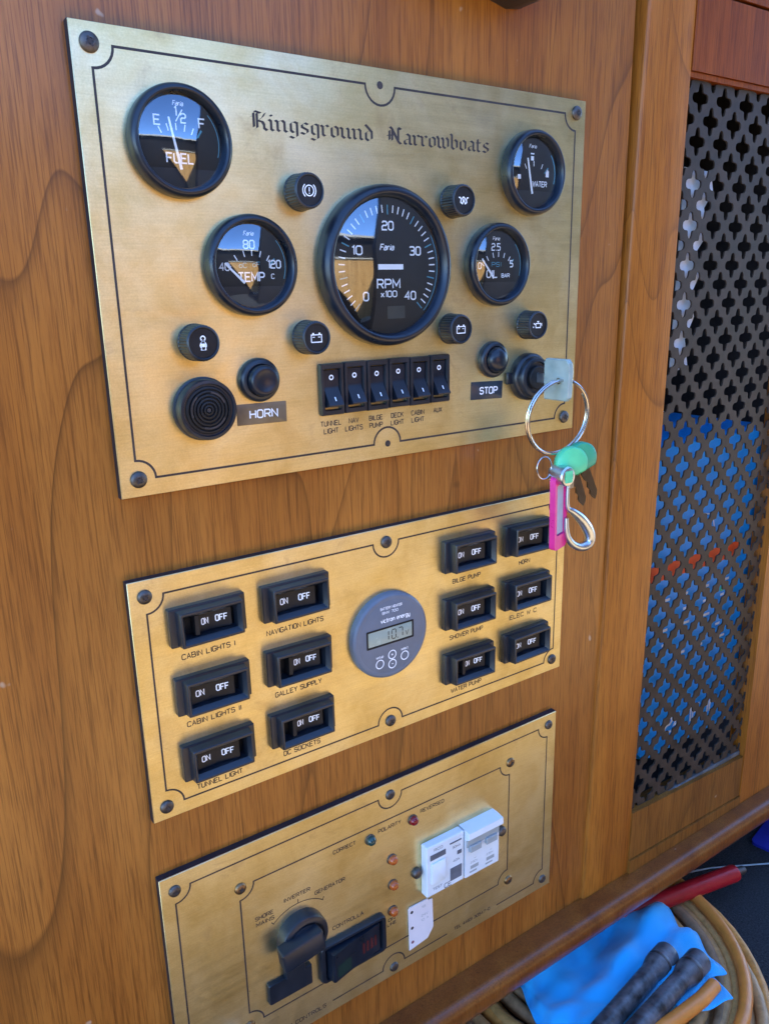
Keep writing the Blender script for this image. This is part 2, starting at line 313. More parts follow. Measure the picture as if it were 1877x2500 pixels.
# ------------------------------------------------------------------ lettering (single-stroke alphabet, 4 x 6 cell)
G = {
 'A': [[(0, 0), (2, 6), (4, 0)], [(0.75, 2.1), (3.25, 2.1)]], 'B': [[(0, 0), (0, 6), (3, 6), (3.8, 5.3), (3.8, 3.8), (3, 3.1), (0, 3.1)], [(3, 3.1), (4, 2.3), (4, 0.8), (3.2, 0), (0, 0)]],
 'C': [[(4, 5), (3.2, 6), (0.9, 6), (0, 5), (0, 1), (0.9, 0), (3.2, 0), (4, 1)]], 'D': [[(0, 0), (0, 6), (2.8, 6), (4, 4.8), (4, 1.2), (2.8, 0), (0, 0)]],
 'E': [[(4, 6), (0, 6), (0, 0), (4, 0)], [(0, 3.1), (3.4, 3.1)]], 'F': [[(4, 6), (0, 6), (0, 0)], [(0, 3.1), (3.4, 3.1)]],
 'G': [[(4, 5), (3.2, 6), (0.9, 6), (0, 5), (0, 1), (0.9, 0), (3.2, 0), (4, 1), (4, 2.8), (2.4, 2.8)]], 'H': [[(0, 0), (0, 6)], [(4, 0), (4, 6)], [(0, 3.1), (4, 3.1)]],
 'I': [[(0.5, 0), (0.5, 6)]], 'J': [[(3.5, 6), (3.5, 1), (2.6, 0), (1, 0), (0, 1)]], 'K': [[(0, 0), (0, 6)], [(4, 6), (0, 2.6)], [(1.4, 3.8), (4, 0)]], 'L': [[(0, 6), (0, 0), (3.6, 0)]],
 'M': [[(0, 0), (0, 6), (2.4, 1.6), (4.8, 6), (4.8, 0)]], 'N': [[(0, 0), (0, 6), (4, 0), (4, 6)]], 'O': [[(0.9, 0), (0, 1), (0, 5), (0.9, 6), (3.1, 6), (4, 5), (4, 1), (3.1, 0), (0.9, 0)]],
 'P': [[(0, 0), (0, 6), (3.1, 6), (4, 5.2), (4, 3.6), (3.1, 2.8), (0, 2.8)]], 'Q': [[(0.9, 0), (0, 1), (0, 5), (0.9, 6), (3.1, 6), (4, 5), (4, 1), (3.1, 0), (0.9, 0)], [(2.6, 1.6), (4.2, -0.4)]],
 'R': [[(0, 0), (0, 6), (3.1, 6), (4, 5.2), (4, 3.6), (3.1, 2.8), (0, 2.8)], [(2.2, 2.8), (4, 0)]], 'S': [[(4, 5), (3.2, 6), (0.9, 6), (0, 5.1), (0, 3.9), (0.9, 3.1), (3.1, 3.1), (4, 2.2), (4, 0.9), (3.1, 0), (0.9, 0), (0, 1)]],
 'T': [[(2, 0), (2, 6)], [(0, 6), (4, 6)]], 'U': [[(0, 6), (0, 1), (0.9, 0), (3.1, 0), (4, 1), (4, 6)]], 'V': [[(0, 6), (2, 0), (4, 6)]], 'W': [[(0, 6), (1.2, 0), (2.5, 4.6), (3.8, 0), (5, 6)]],
 'X': [[(0, 0), (4, 6)], [(0, 6), (4, 0)]], 'Y': [[(0, 6), (2, 3), (4, 6)], [(2, 3), (2, 0)]], 'Z': [[(0, 6), (4, 6), (0, 0), (4, 0)]],
 '0': [[(0.9, 0), (0, 1), (0, 5), (0.9, 6), (3.1, 6), (4, 5), (4, 1), (3.1, 0), (0.9, 0)]], '1': [[(0, 5), (1.2, 6), (1.2, 0)]], '2': [[(0, 5), (0.9, 6), (3.1, 6), (4, 5.1), (4, 3.9), (3.1, 3.1), (0.9, 3.1), (0, 2.2), (0, 0), (4, 0)]],
 '3': [[(0, 5.4), (0.7, 6), (3.2, 6), (4, 5.2), (4, 3.8), (3.2, 3.1), (1.2, 3.1)], [(3.2, 3.1), (4, 2.3), (4, 0.8), (3.2, 0), (0.7, 0), (0, 0.6)]], '4': [[(3, 0), (3, 6), (0, 2), (4, 2)]],
 '5': [[(4, 6), (0, 6), (0, 3.4), (3.1, 3.4), (4, 2.6), (4, 0.9), (3.1, 0), (0, 0)]], '6': [[(3.8, 6), (0.9, 6), (0, 5), (0, 1), (0.9, 0), (3.1, 0), (4, 1), (4, 2.5), (3.1, 3.4), (0, 3.4)]], '7': [[(0, 6), (4, 6), (1.6, 0)]],
 '8': [[(0.9, 3.1), (0.1, 3.9), (0.1, 5.2), (0.9, 6), (3.1, 6), (3.9, 5.2), (3.9, 3.9), (3.1, 3.1), (0.9, 3.1), (0, 2.2), (0, 0.9), (0.9, 0), (3.1, 0), (4, 0.9), (4, 2.2), (3.1, 3.1)]],
 '9': [[(0.2, 0), (3.1, 0), (4, 1), (4, 5), (3.1, 6), (0.9, 6), (0, 5), (0, 3.5), (0.9, 2.7), (4, 2.7)]],
 '+': [[(2, 1), (2, 5)], [(0, 3), (4, 3)]], '-': [[(0.5, 3), (3.5, 3)]], '(': [[(1.4, 6.6), (0.4, 4.6), (0.4, 1.4), (1.4, -0.6)]], ')': [[(0, 6.6), (1, 4.6), (1, 1.4), (0, -0.6)]], '.': [[(0.2, 0), (0.8, 0)]],
 'a': [[(0.3, 4), (3, 4), (3.6, 3.4), (3.6, 0)], [(3.6, 2.3), (0.8, 2.3), (0, 1.6), (0, 0.6), (0.8, 0), (3.6, 0)]], 'r': [[(0, 0), (0, 4)], [(0, 3), (1, 4), (2.4, 4)]], 'i': [[(0.4, 0), (0.4, 4)], [(0.4, 5), (0.4, 5.6)]], 'x': [[(0, 0), (3.2, 4)], [(0, 4), (3.2, 0)]],
 'v': [[(0, 4), (1.6, 0), (3.2, 4)]], 'c': [[(3.4, 4), (0.8, 4), (0, 3), (0, 1), (0.8, 0), (3.4, 0)]], 't': [[(1, 6), (1, 0), (2.6, 0)], [(0, 4), (2.6, 4)]], 'o': [[(0.8, 0), (0, 0.8), (0, 3.2), (0.8, 4), (2.8, 4), (3.6, 3.2), (3.6, 0.8), (2.8, 0), (0.8, 0)]],
 'n': [[(0, 0), (0, 4)], [(0, 3), (1, 4), (2.6, 4), (3.4, 3), (3.4, 0)]], 'e': [[(0, 2.1), (3.4, 2.1), (3.4, 3.2), (2.6, 4), (0.8, 4), (0, 3), (0, 1), (0.8, 0), (3.2, 0)]], 'g': [[(3.4, 4), (3.4, -1), (2.6, -1.8), (0.4, -1.8)], [(3.4, 4), (0.8, 4), (0, 3.2), (0, 0.8), (0.8, 0), (3.4, 0)]],
 'y': [[(0, 4), (0, 0.8), (0.8, 0), (3.4, 0)], [(3.4, 4), (3.4, -1), (2.6, -1.8), (0.4, -1.8)]], 'l': [[(0.4, 0), (0.4, 6)]], 'm': [[(0, 0), (0, 4), (4.6, 4), (4.6, 0)], [(2.3, 4), (2.3, 0)]], 's': [[(3.2, 4), (0.8, 4), (0, 3.2), (0.8, 2.1), (2.6, 2.1), (3.4, 1.1), (2.6, 0), (0, 0)]],
 'p': [[(0, -1.8), (0, 4), (2.6, 4), (3.4, 3.2), (3.4, 0.8), (2.6, 0), (0, 0)]],
 'u': [[(0, 4), (0, 0.8), (0.8, 0), (3.4, 0), (3.4, 4)]], 'd': [[(3.4, 6), (3.4, 0), (0.8, 0), (0, 0.8), (0, 3.2), (0.8, 4), (3.4, 4)]], 'b': [[(0, 6), (0, 0), (2.6, 0), (3.4, 0.8), (3.4, 3.2), (2.6, 4), (0, 4)]],
}
def gw(ch): return 2.2 if ch == ' ' else max(x for st in G[ch] for x, _ in st)
def text_width(t, gap): return sum(gw(c)+gap for c in t)-gap
def put_text(b, t, cx, z0, h, width=None, stroke=0.4, y=-0.06, gap=1.35, slant=0.0):
    """centred on cx, baseline z0, cap height h; stretched to width when given"""
    k = h/6.0; W0 = text_width(t, gap); kx = (width-stroke)/W0 if width else k
    x = cx-W0*kx/2; i = 0
    for ch in t:
        if ch != ' ':
            for st in G[ch]:
                b.ribbon([(x+px*kx+slant*pz*k, z0+pz*k) for px, pz in st], stroke, y-0.004*(i % 3), closed=False); i += 1
        x += (gw(ch)+gap)*kx
    return b
# blackletter drawn with a broad nib
BL = {
 'K': (5.6, [[(0.0, 6.3), (1.3, 7.3), (3.2, 6.7)], [(1.0, 6.6), (1.0, 1.1), (0.1, 0.4)], [(2.0, 6.6), (2.0, 0.9), (1.0, 0.2)], [(2.1, 3.5), (3.7, 5.2), (4.5, 6.9)], [(2.3, 3.7), (3.6, 3.4), (4.1, 2.4), (4.1, 1.0), (5.0, 0.2)], [(0.0, 4.9), (1.0, 5.5)]]),
 'N': (6.2, [[(0.0, 6.2), (1.3, 7.2), (2.1, 6.4), (2.1, 1.5), (0.5, 0.2)], [(2.1, 6.3), (4.5, 1.0)], [(4.4, 6.9), (4.4, 1.1), (5.4, 0.2)], [(3.2, 6.3), (4.4, 7.2), (5.5, 6.5)], [(1.1, 5.6), (1.1, 1.6)], [(0.2, 3.4), (3.2, 3.9)]]),
 'i': (2.0, [[(0, 4.6), (0.7, 4.0), (0.7, 0.9), (1.4, 0.3)], [(0.5, 6.4), (1.0, 6.0)]]),
 'n': (4.2, [[(0, 4.6), (0.7, 4.0), (0.7, 0.9), (1.3, 0.3)], [(0.9, 4.1), (2.2, 4.8), (2.9, 4.0), (2.9, 0.9), (3.6, 0.3)]]),
 'g': (3.6, [[(0.7, 4.1), (0.7, 1.2), (1.5, 0.4), (2.7, 1.2)], [(0.7, 4.1), (1.8, 4.8), (2.7, 4.3)], [(2.7, 4.6), (2.7, -0.9), (1.6, -1.8), (0.3, -1.2)]]),
 's': (3.3, [[(2.7, 4.2), (1.6, 4.8), (0.7, 4.0), (0.7, 3.0), (2.5, 2.0), (2.5, 1.0), (1.6, 0.2), (0.3, 0.8)]]),
 'r': (3.0, [[(0, 4.6), (0.7, 4.0), (0.7, 0.9), (1.4, 0.3)], [(0.9, 4.0), (1.9, 4.9), (2.6, 4.2)]]),
 'o': (3.6, [[(0.7, 4.1), (0.7, 1.0), (1.6, 0.2), (2.8, 1.0)], [(0.7, 4.0), (1.8, 4.8), (2.8, 4.0), (2.8, 1.0)]]),
 'u': (4.2, [[(0, 4.6), (0.7, 4.0), (0.7, 1.0), (1.6, 0.2), (2.9, 1.2)], [(2.3, 4.6), (2.9, 4.0), (2.9, 0.9), (3.6, 0.3)]]),
 'd': (3.6, [[(0.7, 3.6), (0.7, 1.0), (1.6, 0.2), (2.8, 1.1)], [(0.5, 6.9), (1.7, 5.5), (2.8, 4.0), (2.8, 1.1)], [(0.7, 3.7), (2.0, 4.5)]]),
 'a': (3.8, [[(0.4, 4.1), (1.5, 4.9), (2.6, 4.1), (2.6, 0.9), (3.3, 0.3)], [(2.6, 2.9), (0.6, 2.0), (0.6, 0.9), (1.3, 0.3), (2.6, 1.3)]]),
 'w': (5.5, [[(0, 5.4), (0.7, 4.2), (0.7, 1.0), (1.6, 0.2), (2.6, 1.1)], [(2.0, 5.0), (2.6, 4.1), (2.6, 1.0), (3.5, 0.2), (4.6, 1.1)], [(3.9, 5.2), (4.6, 4.1), (4.6, 1.1)]]),
 'b': (3.6, [[(0.1, 7.1), (0.7, 6.4), (0.7, 1.0), (1.6, 0.2), (2.8, 1.1)], [(0.7, 3.9), (1.9, 4.7), (2.8, 3.8), (2.8, 1.1)]]),
 't': (2.7, [[(0.7, 6.0), (0.7, 0.9), (1.5, 0.2), (2.2, 0.8)], [(0, 4.4), (2.0, 4.4)]]),
}
def put_blackletter(b, t, x0, x1, z0, k, y=-0.06):
    adv = sum((3.0 if c == ' ' else BL[c][0]) for c in t); kx = (x1-x0)/adv; x = x0; i = 0
    nx, nz = 0.50*math.cos(math.radians(38)), 0.50*math.sin(math.radians(38))
    for ch in t:
        if ch == ' ': x += 3.0*kx; continue
        for st in BL[ch][1]:
            for p, q in zip(st, st[1:]):
                yy = y-0.003*(i % 7); i += 1
                P = [(p[0]-nx, p[1]-nz), (p[0]+nx, p[1]+nz), (q[0]+nx, q[1]+nz), (q[0]-nx, q[1]-nz)]
                b.add([(x+a*kx, yy, z0+c*k) for a, c in P], [(0, 1, 2, 3)])
        x += BL[ch][0]*kx
    return b

# ================================================================== THE SETTING
# veneered wall board behind the plates (front face 4 mm behind the plates)
b = B(); b.box(-900, 423, 6, 24, -733.4, 170)
struct(b.build('wall', 'veneer'))
b = B(); b.box(-900, 1300, -6, 500, 170.5, 190); b.box(-900, 1300, 480, 500, -860, 170); b.box(-920, -901, 4, 480, -860, 170); b.box(1000, 1018, 4, 480, -860, 170)
struct(b.build('cabinet_carcass', 'interior'))
b = B(); b.box(492.5, 1000, 2, 20, 96, 170)
struct(b.build('wall_upper', 'redrail'))
b = B(); b.box(-1600, 2600, -2400, 479, -880, -862)
struct(b.build('floor', 'carpet'))
b = B(); b.box(455, 470, 23, 420, -735, 300); b.box(471, 999, 400, 415, -735, 300); b.box(471, 999, 23, 399, -760, -742)
struct(b.build('locker_interior', 'interior'))
# what stands opposite and is mirrored in the gauge glasses: sunlit boards under a dark coaming, dark bulkhead to the right
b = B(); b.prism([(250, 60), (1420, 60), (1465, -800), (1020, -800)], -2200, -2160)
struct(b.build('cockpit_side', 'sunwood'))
b = B(); b.box(-1600, 1555, -2260, -2205, -862, 378); b.box(-1600, 1440, -2204, -2202, -862, -852)
struct(b.build('cockpit_lining', 'darkpaint'))
b = B(); b.box(-1600, 1550, -2300, -2160, 380, 410); b.box(250, 1420, -2200, -2150, 62, 78); b.box(1060, 1465, -2200, -2150, -850, -806)
struct(b.build('coaming', 'cream'))
b = B(); b.prism([(1560, -862), (1560, 385), (1740, 850), (2150, 1750), (2500, 4000), (6000, 4000), (6000, -862)], -2200, -2320)
struct(b.build('bulkhead', 'darkpaint'))
b = B(); b.box(-1600, 3000, -1350, -400, -861, -855)  # unseen boards, added to throw warm sunlight up onto the lower plates
struct(b.build('bounce_deck', 'bounce_deck'))
b = B(); b.prism([(948, -862), (948, 150), (1090, 480), (1420, 1100), (1650, 2600), (4000, 2600), (4000, -862)], -1500, -1620)
struct(b.build('bulkhead', 'darkpaint'))

# ------------------------------------------------------------------ vented door
door = thing('vented_door', 'orange varnished wooden door with brown pierced metal grille, right of the brass plates', 'door', (440, 0, -733))
DX, DZ = 440, -733
def dq(name, mat, pts, y0, y1):
    bb = B(); bb.prism([(x-DX, z-DZ) for x, z in pts], y1, y0); return bb.build(name, mat, door)
bb = B(); bb.loft([[(x-DX, y, z-DZ) for x, z in [(415+c, -733.4), (482, -733.4), (491.8, 169.5), (436.5+c, 169.5)]] for c, y in ((0, 20), (0, 4.6), (0.8, 3.0), (2.6, 2.2))]); bb.build('stile', 'stile', door, ang=60)
dq('stile', 'stile', [(683, -733.4), (790, -733.4), (790, 94), (684, 94)], -0.5, 20)
dq('rail', 'redrail', [(491, 36), (683.5, 36), (683.5, 93), (491.6, 93)], 1.5, 20)
dq('rail', 'rail', [(482.2, -716.5), (682.7, -721), (682.7, -669), (482.9, -660)], 0.5, 20)
dq('sill', 'rail', [(482.2, -733.4), (682.7, -733.4), (682.7, -722), (482.2, -717.6)], -1.2, 20)
# beads round the opening
for pts in ([(490.6, 31.5), (683.4, 31.5), (683.4, 35.5), (490.7, 35.5)],):
    dq('bead', 'redrail', pts, 3.2, 12)
bb = B(); bb.box(484.5-DX, 682-DX, 5, 14, -668-DZ, -663-DZ, 0.6); bb.build('bead', 'dust', door)
def grille():
    bb = B(); p = 33.4; y0, y1 = 6.6, 8.2
    q1 = ((10.9, 0), (10.6, 13), (9.0, 25), (6.7, 37), (5.9, 48), (6.4, 58), (8.8, 70), (10.7, 80))
    hole = list(q1)+[(11.4, 90)]+[(r_, 180-a_) for r_, a_ in reversed(q1)]
    hole += [(r_, 180+a_) for r_, a_ in q1[1:]]+[(11.4, 270)]+[(r_, 360-a_) for r_, a_ in reversed(q1[1:])]
    hpts = [(r_*math.cos(math.radians(a_)), r_*math.sin(math.radians(a_))) for r_, a_ in hole]; n = len(hpts)
    h2 = p/2
    def outer(a_):                                                 # point on the diamond cell edge in direction a_
        c, s_ = math.cos(math.radians(a_)), math.sin(math.radians(a_)); k = h2/(abs(c)+abs(s_)); return (k*c, k*s_)
    opts = [outer(a_) for _, a_ in hole]
    x0, x1, z0, z1 = 481, 688, -672, 37
    rows = int((z1-z0)/(p/2))+3; cols = int((x1-x0)/p)+3
    for r_ in range(rows):
        for c_ in range(cols):
            cx = 512.0-p*1+c_*p+(p/2 if r_ % 2 else 0); cz = 18.3+p/2*2-r_*p/2
            if cx < x0-3 or cx > x1 or cz < z0 or cz > z1: continue
            vs = [(cx+x-DX, y0, cz+z-DZ) for x, z in opts]+[(cx+x-DX, y0, cz+z-DZ) for x, z in hpts]+[(cx+x-DX, y1, cz+z-DZ) for x, z in hpts]
            fs = []
            for i in range(n):
                j = (i+1) % n; fs.append((i, j, n+j, n+i)); fs.append((n+i, n+j, 2*n+j, 2*n+i))
            bb.add(vs, fs)
    o = bb.build('grille', 'grille', door, smooth=False); return o
grille()
# base moulding along the foot of the wall
prof = [(30, -733.6), (-13, -733.6), (-17.5, -734.4), (-20.8, -736.4), (-22.6, -739.6), (-23.4, -744), (-23.2, -750), (-21.8, -755.5), (-19, -758.6), (-15, -759.8), (30, -760)]
bb = B(); bb.loft([[(x, y, z) for y, z in prof] for x in (-900, 0, 300, 600, 998)])
o = bb.build('base_moulding', 'moulding', ang=50); tag(o, 'rounded reddish varnished wood moulding along the foot of the panelled wall', 'moulding')

# ================================================================== BRASS PLATES
def screw(parent, x, z, r=4.6, mat='screw', hole=False):
    bb = B()
    if hole:
        bb.lathe([(r*0.62, -0.12), (r*0.5, -0.16)], 20, (0, 0, 0)); o = bb.build('screw_hole', 'ink', parent)
    else:
        n = 28; a = random.uniform(0, 90)
        bb.lathe([(r, 0), (r, -0.6), (r*0.93, -1.3), (r*0.75, -1.9), (r*0.45, -2.35), (r*0.36, -2.4), (r*0.30, -1.9)], n)
        o = bb.build('screw', mat, parent)
        c = B()
        for q in (a, a+90):
            dx, dz = math.cos(math.radians(q)), math.sin(math.radians(q)); L_, w_ = r*0.5, 0.55
            P = [(dx*L_-dz*w_, dz*L_+dx*w_), (-dx*L_-dz*w_, -dz*L_+dx*w_), (-dx*L_+dz*w_, -dz*L_-dx*w_), (dx*L_+dz*w_, dz*L_-dx*w_)]
            c.add([(x_, -2.44-0.01*(q != a), z_) for x_, z_ in P], [(0, 1, 2, 3)])
        c.build('cross_slot', 'ink', o)
    o.location = (x*S, 0, z*S); return o
def plate(label, x0, x1, z1, z0, mat, group=None):
    t = thing('brass_plate', label, 'panel', ((x0+x1)/2, 0, z0), group)
    t['ox'] = (x0+x1)/2; t['oz'] = z0
    bb = B(); bb.box(x0-t['ox'], x1-t['ox'], 0, 1.2, 0, z1-z0, 0.25); bb.build('plate', mat, t)
    bb = B(); bb.box(x0-t['ox']-0.2, x1-t['ox']+0.1, 1.25, 6.4, -0.1, z1-z0+0.2); bb.build('backing', 'backing', t)
    return t
def border(x0, x1, z1, z0, ra=11, notches=()):
    """closed engraved frame with scooped corners and half-round notches (x centre, 'top'/'bottom')"""
    pts = []
    pts += arc(x0, z1, ra, 270, 360, 8)                       # top-left scoop, ends at (x0+ra, z1)
    for cx, side in notches:
        if side == 'top': pts += arc(cx, z1, ra, 180, 360, 14)
    pts += arc(x1, z1, ra, 180, 270, 8)
    pts += arc(x1, z0, ra, 90, 180, 8)
    for cx, side in notches:
        if side == 'bottom': pts += arc(cx, z0, ra, 0, 180, 14)
    pts += arc(x0, z0, ra, 0, 90, 8)
    return pts

# ---- upper plate
P1 = plate('large brushed brass instrument plate with gothic title and five round gauges, uppermost of three', 0, 366.7, 0, -242.3, 'brass1')
ox, oz = P1['ox'], P1['oz']
bb = B(); bb.ribbon([(x-ox, z-oz) for x, z in border(9.8, 356.4, -9.9, -232.2, 11, ((183.3, 'top'), (183.3, 'bottom')))], 1.35, -0.05, True); bb.build('engraved_border', 'ink', P1)
for x, z in ((9.3, -9.5), (357.1, -8.8), (10.6, -232.2), (356.2, -232.2)): screw(P1, x-ox, z-oz, 4.9)
for x, z in ((183.2, -9.6), (183.6, -232.6)): screw(P1, x-ox, z-oz, 3.6, hole=True)
bb = B(); put_blackletter(bb, 'Kingsground', 94.5-ox, 178.0-ox, -41.9-oz, 1.34); put_blackletter(bb, 'Narrowboats', 187.5-ox, 273.2-ox, -41.9-oz, 1.34); bb.build('lettering', 'ink', P1)
CAPS = [('TUNNEL', 'LIGHT'), ('NAV', 'LIGHTS'), ('BILGE', 'PUMP'), ('DECK', 'LIGHT'), ('CABIN', 'LIGHT'), ('AUX', '')]
for i, (a, c) in enumerate(CAPS):
    cx = 139.0+17.65*i; bb = B()
    put_text(bb, a, cx-ox, -215.2-oz, 3.0, None, 0.58); 
    if c: put_text(bb, c, cx-ox, -220.2-oz, 3.0, None, 0.58)
    bb.build('lettering', 'ink', P1)

# ---- gauges
def dome(r, sag, y, n=48, rings=7):
    bb = B(); prof = []
    R = (r*r+sag*sag)/(2*sag)
    for k in range(rings):
        q = r*(1-k/rings); prof.append((q, y-(math.sqrt(R*R-q*q)-(R-sag))))
    prof.append((0.05, y-sag)); bb.lathe(prof, n, cap1=True); return bb
def gauge(label, x, z, r, name='gauge'):
    t = thing(name, label, 'gauge', (x, 0, z), 'round gauges on the upper brass plate')
    k = r/28.5 if r < 40 else 1.0
    if r < 40: prof = [(28.5, 0), (28.5, -4.5), (28.1, -6.6), (27.0, -8.2), (25.6, -9.0), (24.6, -8.6), (24.0, -7.4), (23.6, -5.6), (23.3, -4.0), (23.2, -3.0)]; gi = 23.6; dy = -3.8
    else: prof = [(50, 0), (50, -5), (49.4, -8.0), (47.6, -10.6), (45.4, -11.8), (44.0, -11.2), (42.6, -8.6), (42.0, -7.0), (41.6, -4.0), (41.5, -1.5)]; gi = 42.0; dy = -5.4
    bb = B(); bb.lathe(prof, 72, cap1=False); bb.build('bezel', 'bezel', t, ang=60)
    bb = B(); bb.lathe([(gi, dy+0.2), (gi-0.3, dy)], 64); bb.build('dial', 'dial', t)
    dome(gi-0.1, 2.9 if r < 40 else 4.0, -5.2 if r < 40 else -7.2).build('glass', 'glass', t, ang=80)
    t['dy'] = dy
    return t
def prints(t, items, mat='white'):
    bb = B()
    for it in items:
        if it[0] == 'T': put_text(bb, it[1], it[2], it[3], it[4], it[5], it[6], t['dy']-0.06, slant=(it[7] if len(it) > 7 else 0))
        else: bb.ribbon(it[1], it[2], t['dy']-0.05)
    return bb.build('print', mat, t)
def needle(t, px, pz, ang, l0, l1, w0, w1):
    c, s_ = math.cos(math.radians(ang)), math.sin(math.radians(ang)); y = t['dy']-0.8
    P = [(px+c*l0-s_*w0/2, pz+s_*l0+c*w0/2), (px+c*l1-s_*w1/2, pz+s_*l1+c*w1/2), (px+c*l1+s_*w1/2, pz+s_*l1-c*w1/2), (px+c*l0+s_*w0/2, pz+s_*l0-c*w0/2)]
    bb = B(); bb.prism(P, y, y-0.4); return bb.build('needle', 'needle', t)
def mask(t, r, zt):
    """lower cover of the small dials with a step"""
    a = math.degrees(math.asin(zt/r)); pts = arc(0, 0, r, a, -180-a, 30)
    bb = B(); bb.prism(pts, t['dy'], t['dy']-1.0); return bb.build('dial_cover', 'dialmask', t)
def radial(cx, cz, r0, r1, a): c, s_ = math.cos(math.radians(a)), math.sin(math.radians(a)); return [(cx+r0*c, cz+r0*s_), (cx+r1*c, cz+r1*s_)]

f = gauge('FUEL gauge with black bezel, upper left corner of the upper brass plate', 51.4, -52.2, 28.5, 'fuel_gauge')
prints(f, [('T', 'E', -12.5, 7.5, 4.6, 4.0, 0.75), ('T', 'F', 12.2, 7.5, 4.6, 4.0, 0.75), ('T', '1', -2.0, 12.6, 4.4, None, 0.7), ('T', '2', 2.0, 9.4, 4.4, 3.4, 0.7), ('L', [(-2.2, 9.8), (1.8, 15.8)], 0.6), ('T', 'FUEL', -1.5, -10.6, 4.6, 15.5, 0.8), ('T', 'Faria', -0.5, 17.6, 2.2, 6, 0.35, 0.25)]
       + [('L', radial(-2, -14, 19.5, 23.0, a), 0.6) for a in (116, 104, 91, 78, 66)], 'white')
prints(f, [('L', radial(-2, -14, 20, 24.5, 56), 1.0), ('L', arc(0, 0, 21.3, -18, 42, 16), 0.45)], 'teal')
needle(f, -1.5, -14.0, 101, 0, 26, 1.5, 0.9)
t = gauge('TEMP gauge with black bezel, left of the big rev counter', 88.3, -115.6, 28.7, 'temperature_gauge')
prints(t, [('T', '80', -1.5, 9.6, 4.4, 7.5, 0.7), ('T', '120', 14.2, -1.2, 4.2, 8.6, 0.7), ('T', '40', -17.5, -2.5, 4.0, 6.5, 0.6), ('T', 'TEMP', -1.0, -8.6, 4.8, 17, 0.8), ('T', 'C', 12.8, -7.2, 2.6, 2.2, 0.4), ('T', 'Faria', -1.5, 16.8, 2.2, 6.5, 0.35, 0.25)]
       + [('L', radial(0, -12, 17.5, 21, a), 0.6) for a in (140, 122, 105, 90, 74, 58)], 'white')
prints(t, [('L', radial(0, -12, 17, 21.5, 48), 1.0), ('L', arc(0, 0, 21.3, -20, 42, 16), 0.45), ('T', 'oC', -6, -1.0, 2.6, 5, 0.4), ('T', 'oF', 2.5, -0.5, 2.6, 5, 0.4)], 'teal')
needle(t, 0, -15, 137, 8, 24, 1.5, 0.9)
o_ = gauge('OIL pressure gauge with black bezel, right of the big rev counter', 279.5, -115.2, 28.5, 'oil_gauge')
prints(o_, [('T', '2.5', -2.5, 10.0, 4.4, 8.6, 0.7), ('T', '5', 12.5, -1.2, 4.2, 3.4, 0.8), ('T', '0', -17.5, -2.5, 4.0, 3.2, 0.6), ('T', 'OIL', -6.0, -8.4, 4.8, 10.5, 0.8), ('T', 'BAR', 7.0, -8.4, 2.4, 8, 0.5), ('T', 'Faria', -2.5, 16.8, 2.2, 6.5, 0.35, 0.25)]
       + [('L', radial(0, -12, 17.5, 21, a), 0.6) for a in (140, 122, 105, 90, 74, 58)], 'white')
prints(o_, [('L', radial(0, -12, 17, 21.5, 48), 1.0), ('L', arc(0, 0, 21.3, -20, 42, 16), 0.6), ('T', 'PSI', -2, -1.0, 2.8, 9, 0.4)], 'teal')
needle(o_, 0, -15, 130, 8, 25, 1.5, 0.9)
wg = gauge('WATER tank gauge with black bezel, upper right corner of the upper brass plate', 312.3, -52.6, 28.5, 'water_gauge')
prints(wg, [('T', 'WATER', 5.5, -8.8, 3.4, 14.5, 0.6), ('L', [(-3.6, 9.6), (-0.8, 9.6)], 2.8), ('L', [(-3.9, 12.6), (-0.5, 12.6)], 0.9), ('L', [(11.4, 0.0), (14.4, 0.0)], 4.2), ('L', [(12.2, 2.4), (13.6, 2.4)], 1.2), ('T', 'Faria', -2.0, 16.4, 2.2, 7, 0.35, 0.2), ('L', [(-16, -3), (-13, -3)], 3.0)]
       + [('L', radial(0, -12, 16.5, 20, a), 0.6) for a in (118, 92, 66)], 'white')
prints(wg, [('L', arc(0, 0, 20.6, -18, 38, 16), 0.9), ('L', radial(0, -12, 16, 21, 50), 1.0)], 'teal')
needle(wg, -2.5, -14.0, 102, 0, 24, 1.5, 1.0)
tc = gauge('large RPM rev counter in the middle of the upper brass plate', 183.2, -116.4, 50, 'rev_counter')
tk = []; tb = []
for i in range(41):
    a = 225-270*i/40
    (tb if i % 5 == 0 else tk).append(('L', radial(0, 0, 33.0 if i % 5 else 31.8, 37.6, a), 0.75))
prints(tc, tk+[('T', '0', -17.8, -20.6, 5.0, 4.6, 0.9), ('T', '10', -23.5, 7.5, 5.0, 8.0, 0.9), ('T', '20', 0, 22.6, 5.0, 9.4, 0.9), ('T', '30', 21.5, 7.5, 5.0, 9.4, 0.9), ('T', '40', 17.2, -20.6, 5.0, 9.4, 0.9), ('T', 'RPM', 0, -13.2, 5.4, 18.5, 0.9), ('T', 'x100', 0, -18.6, 3.6, 13, 0.65), ('T', 'Faria', -1.0, 10.4, 3.4, 11, 0.65, 0.25)], 'white')
prints(tc, tb+[('L', arc(0, 0, 39.6, -45, 30, 30), 0.5)], 'teal')
bb = B(); bb.box(-1.5, 12.5, tc['dy']-0.25, tc['dy'], -32.5, -24.5); bb.build('hour_display', 'lcdink', tc)
needle(tc, 0, 0, 180, -11, 8.5, 3.3, 3.3)
for g_, zt in ((f, -13.5), (t, -11.5), (o_, -11.5), (wg, -12.0)): mask(g_, 23.2, zt)

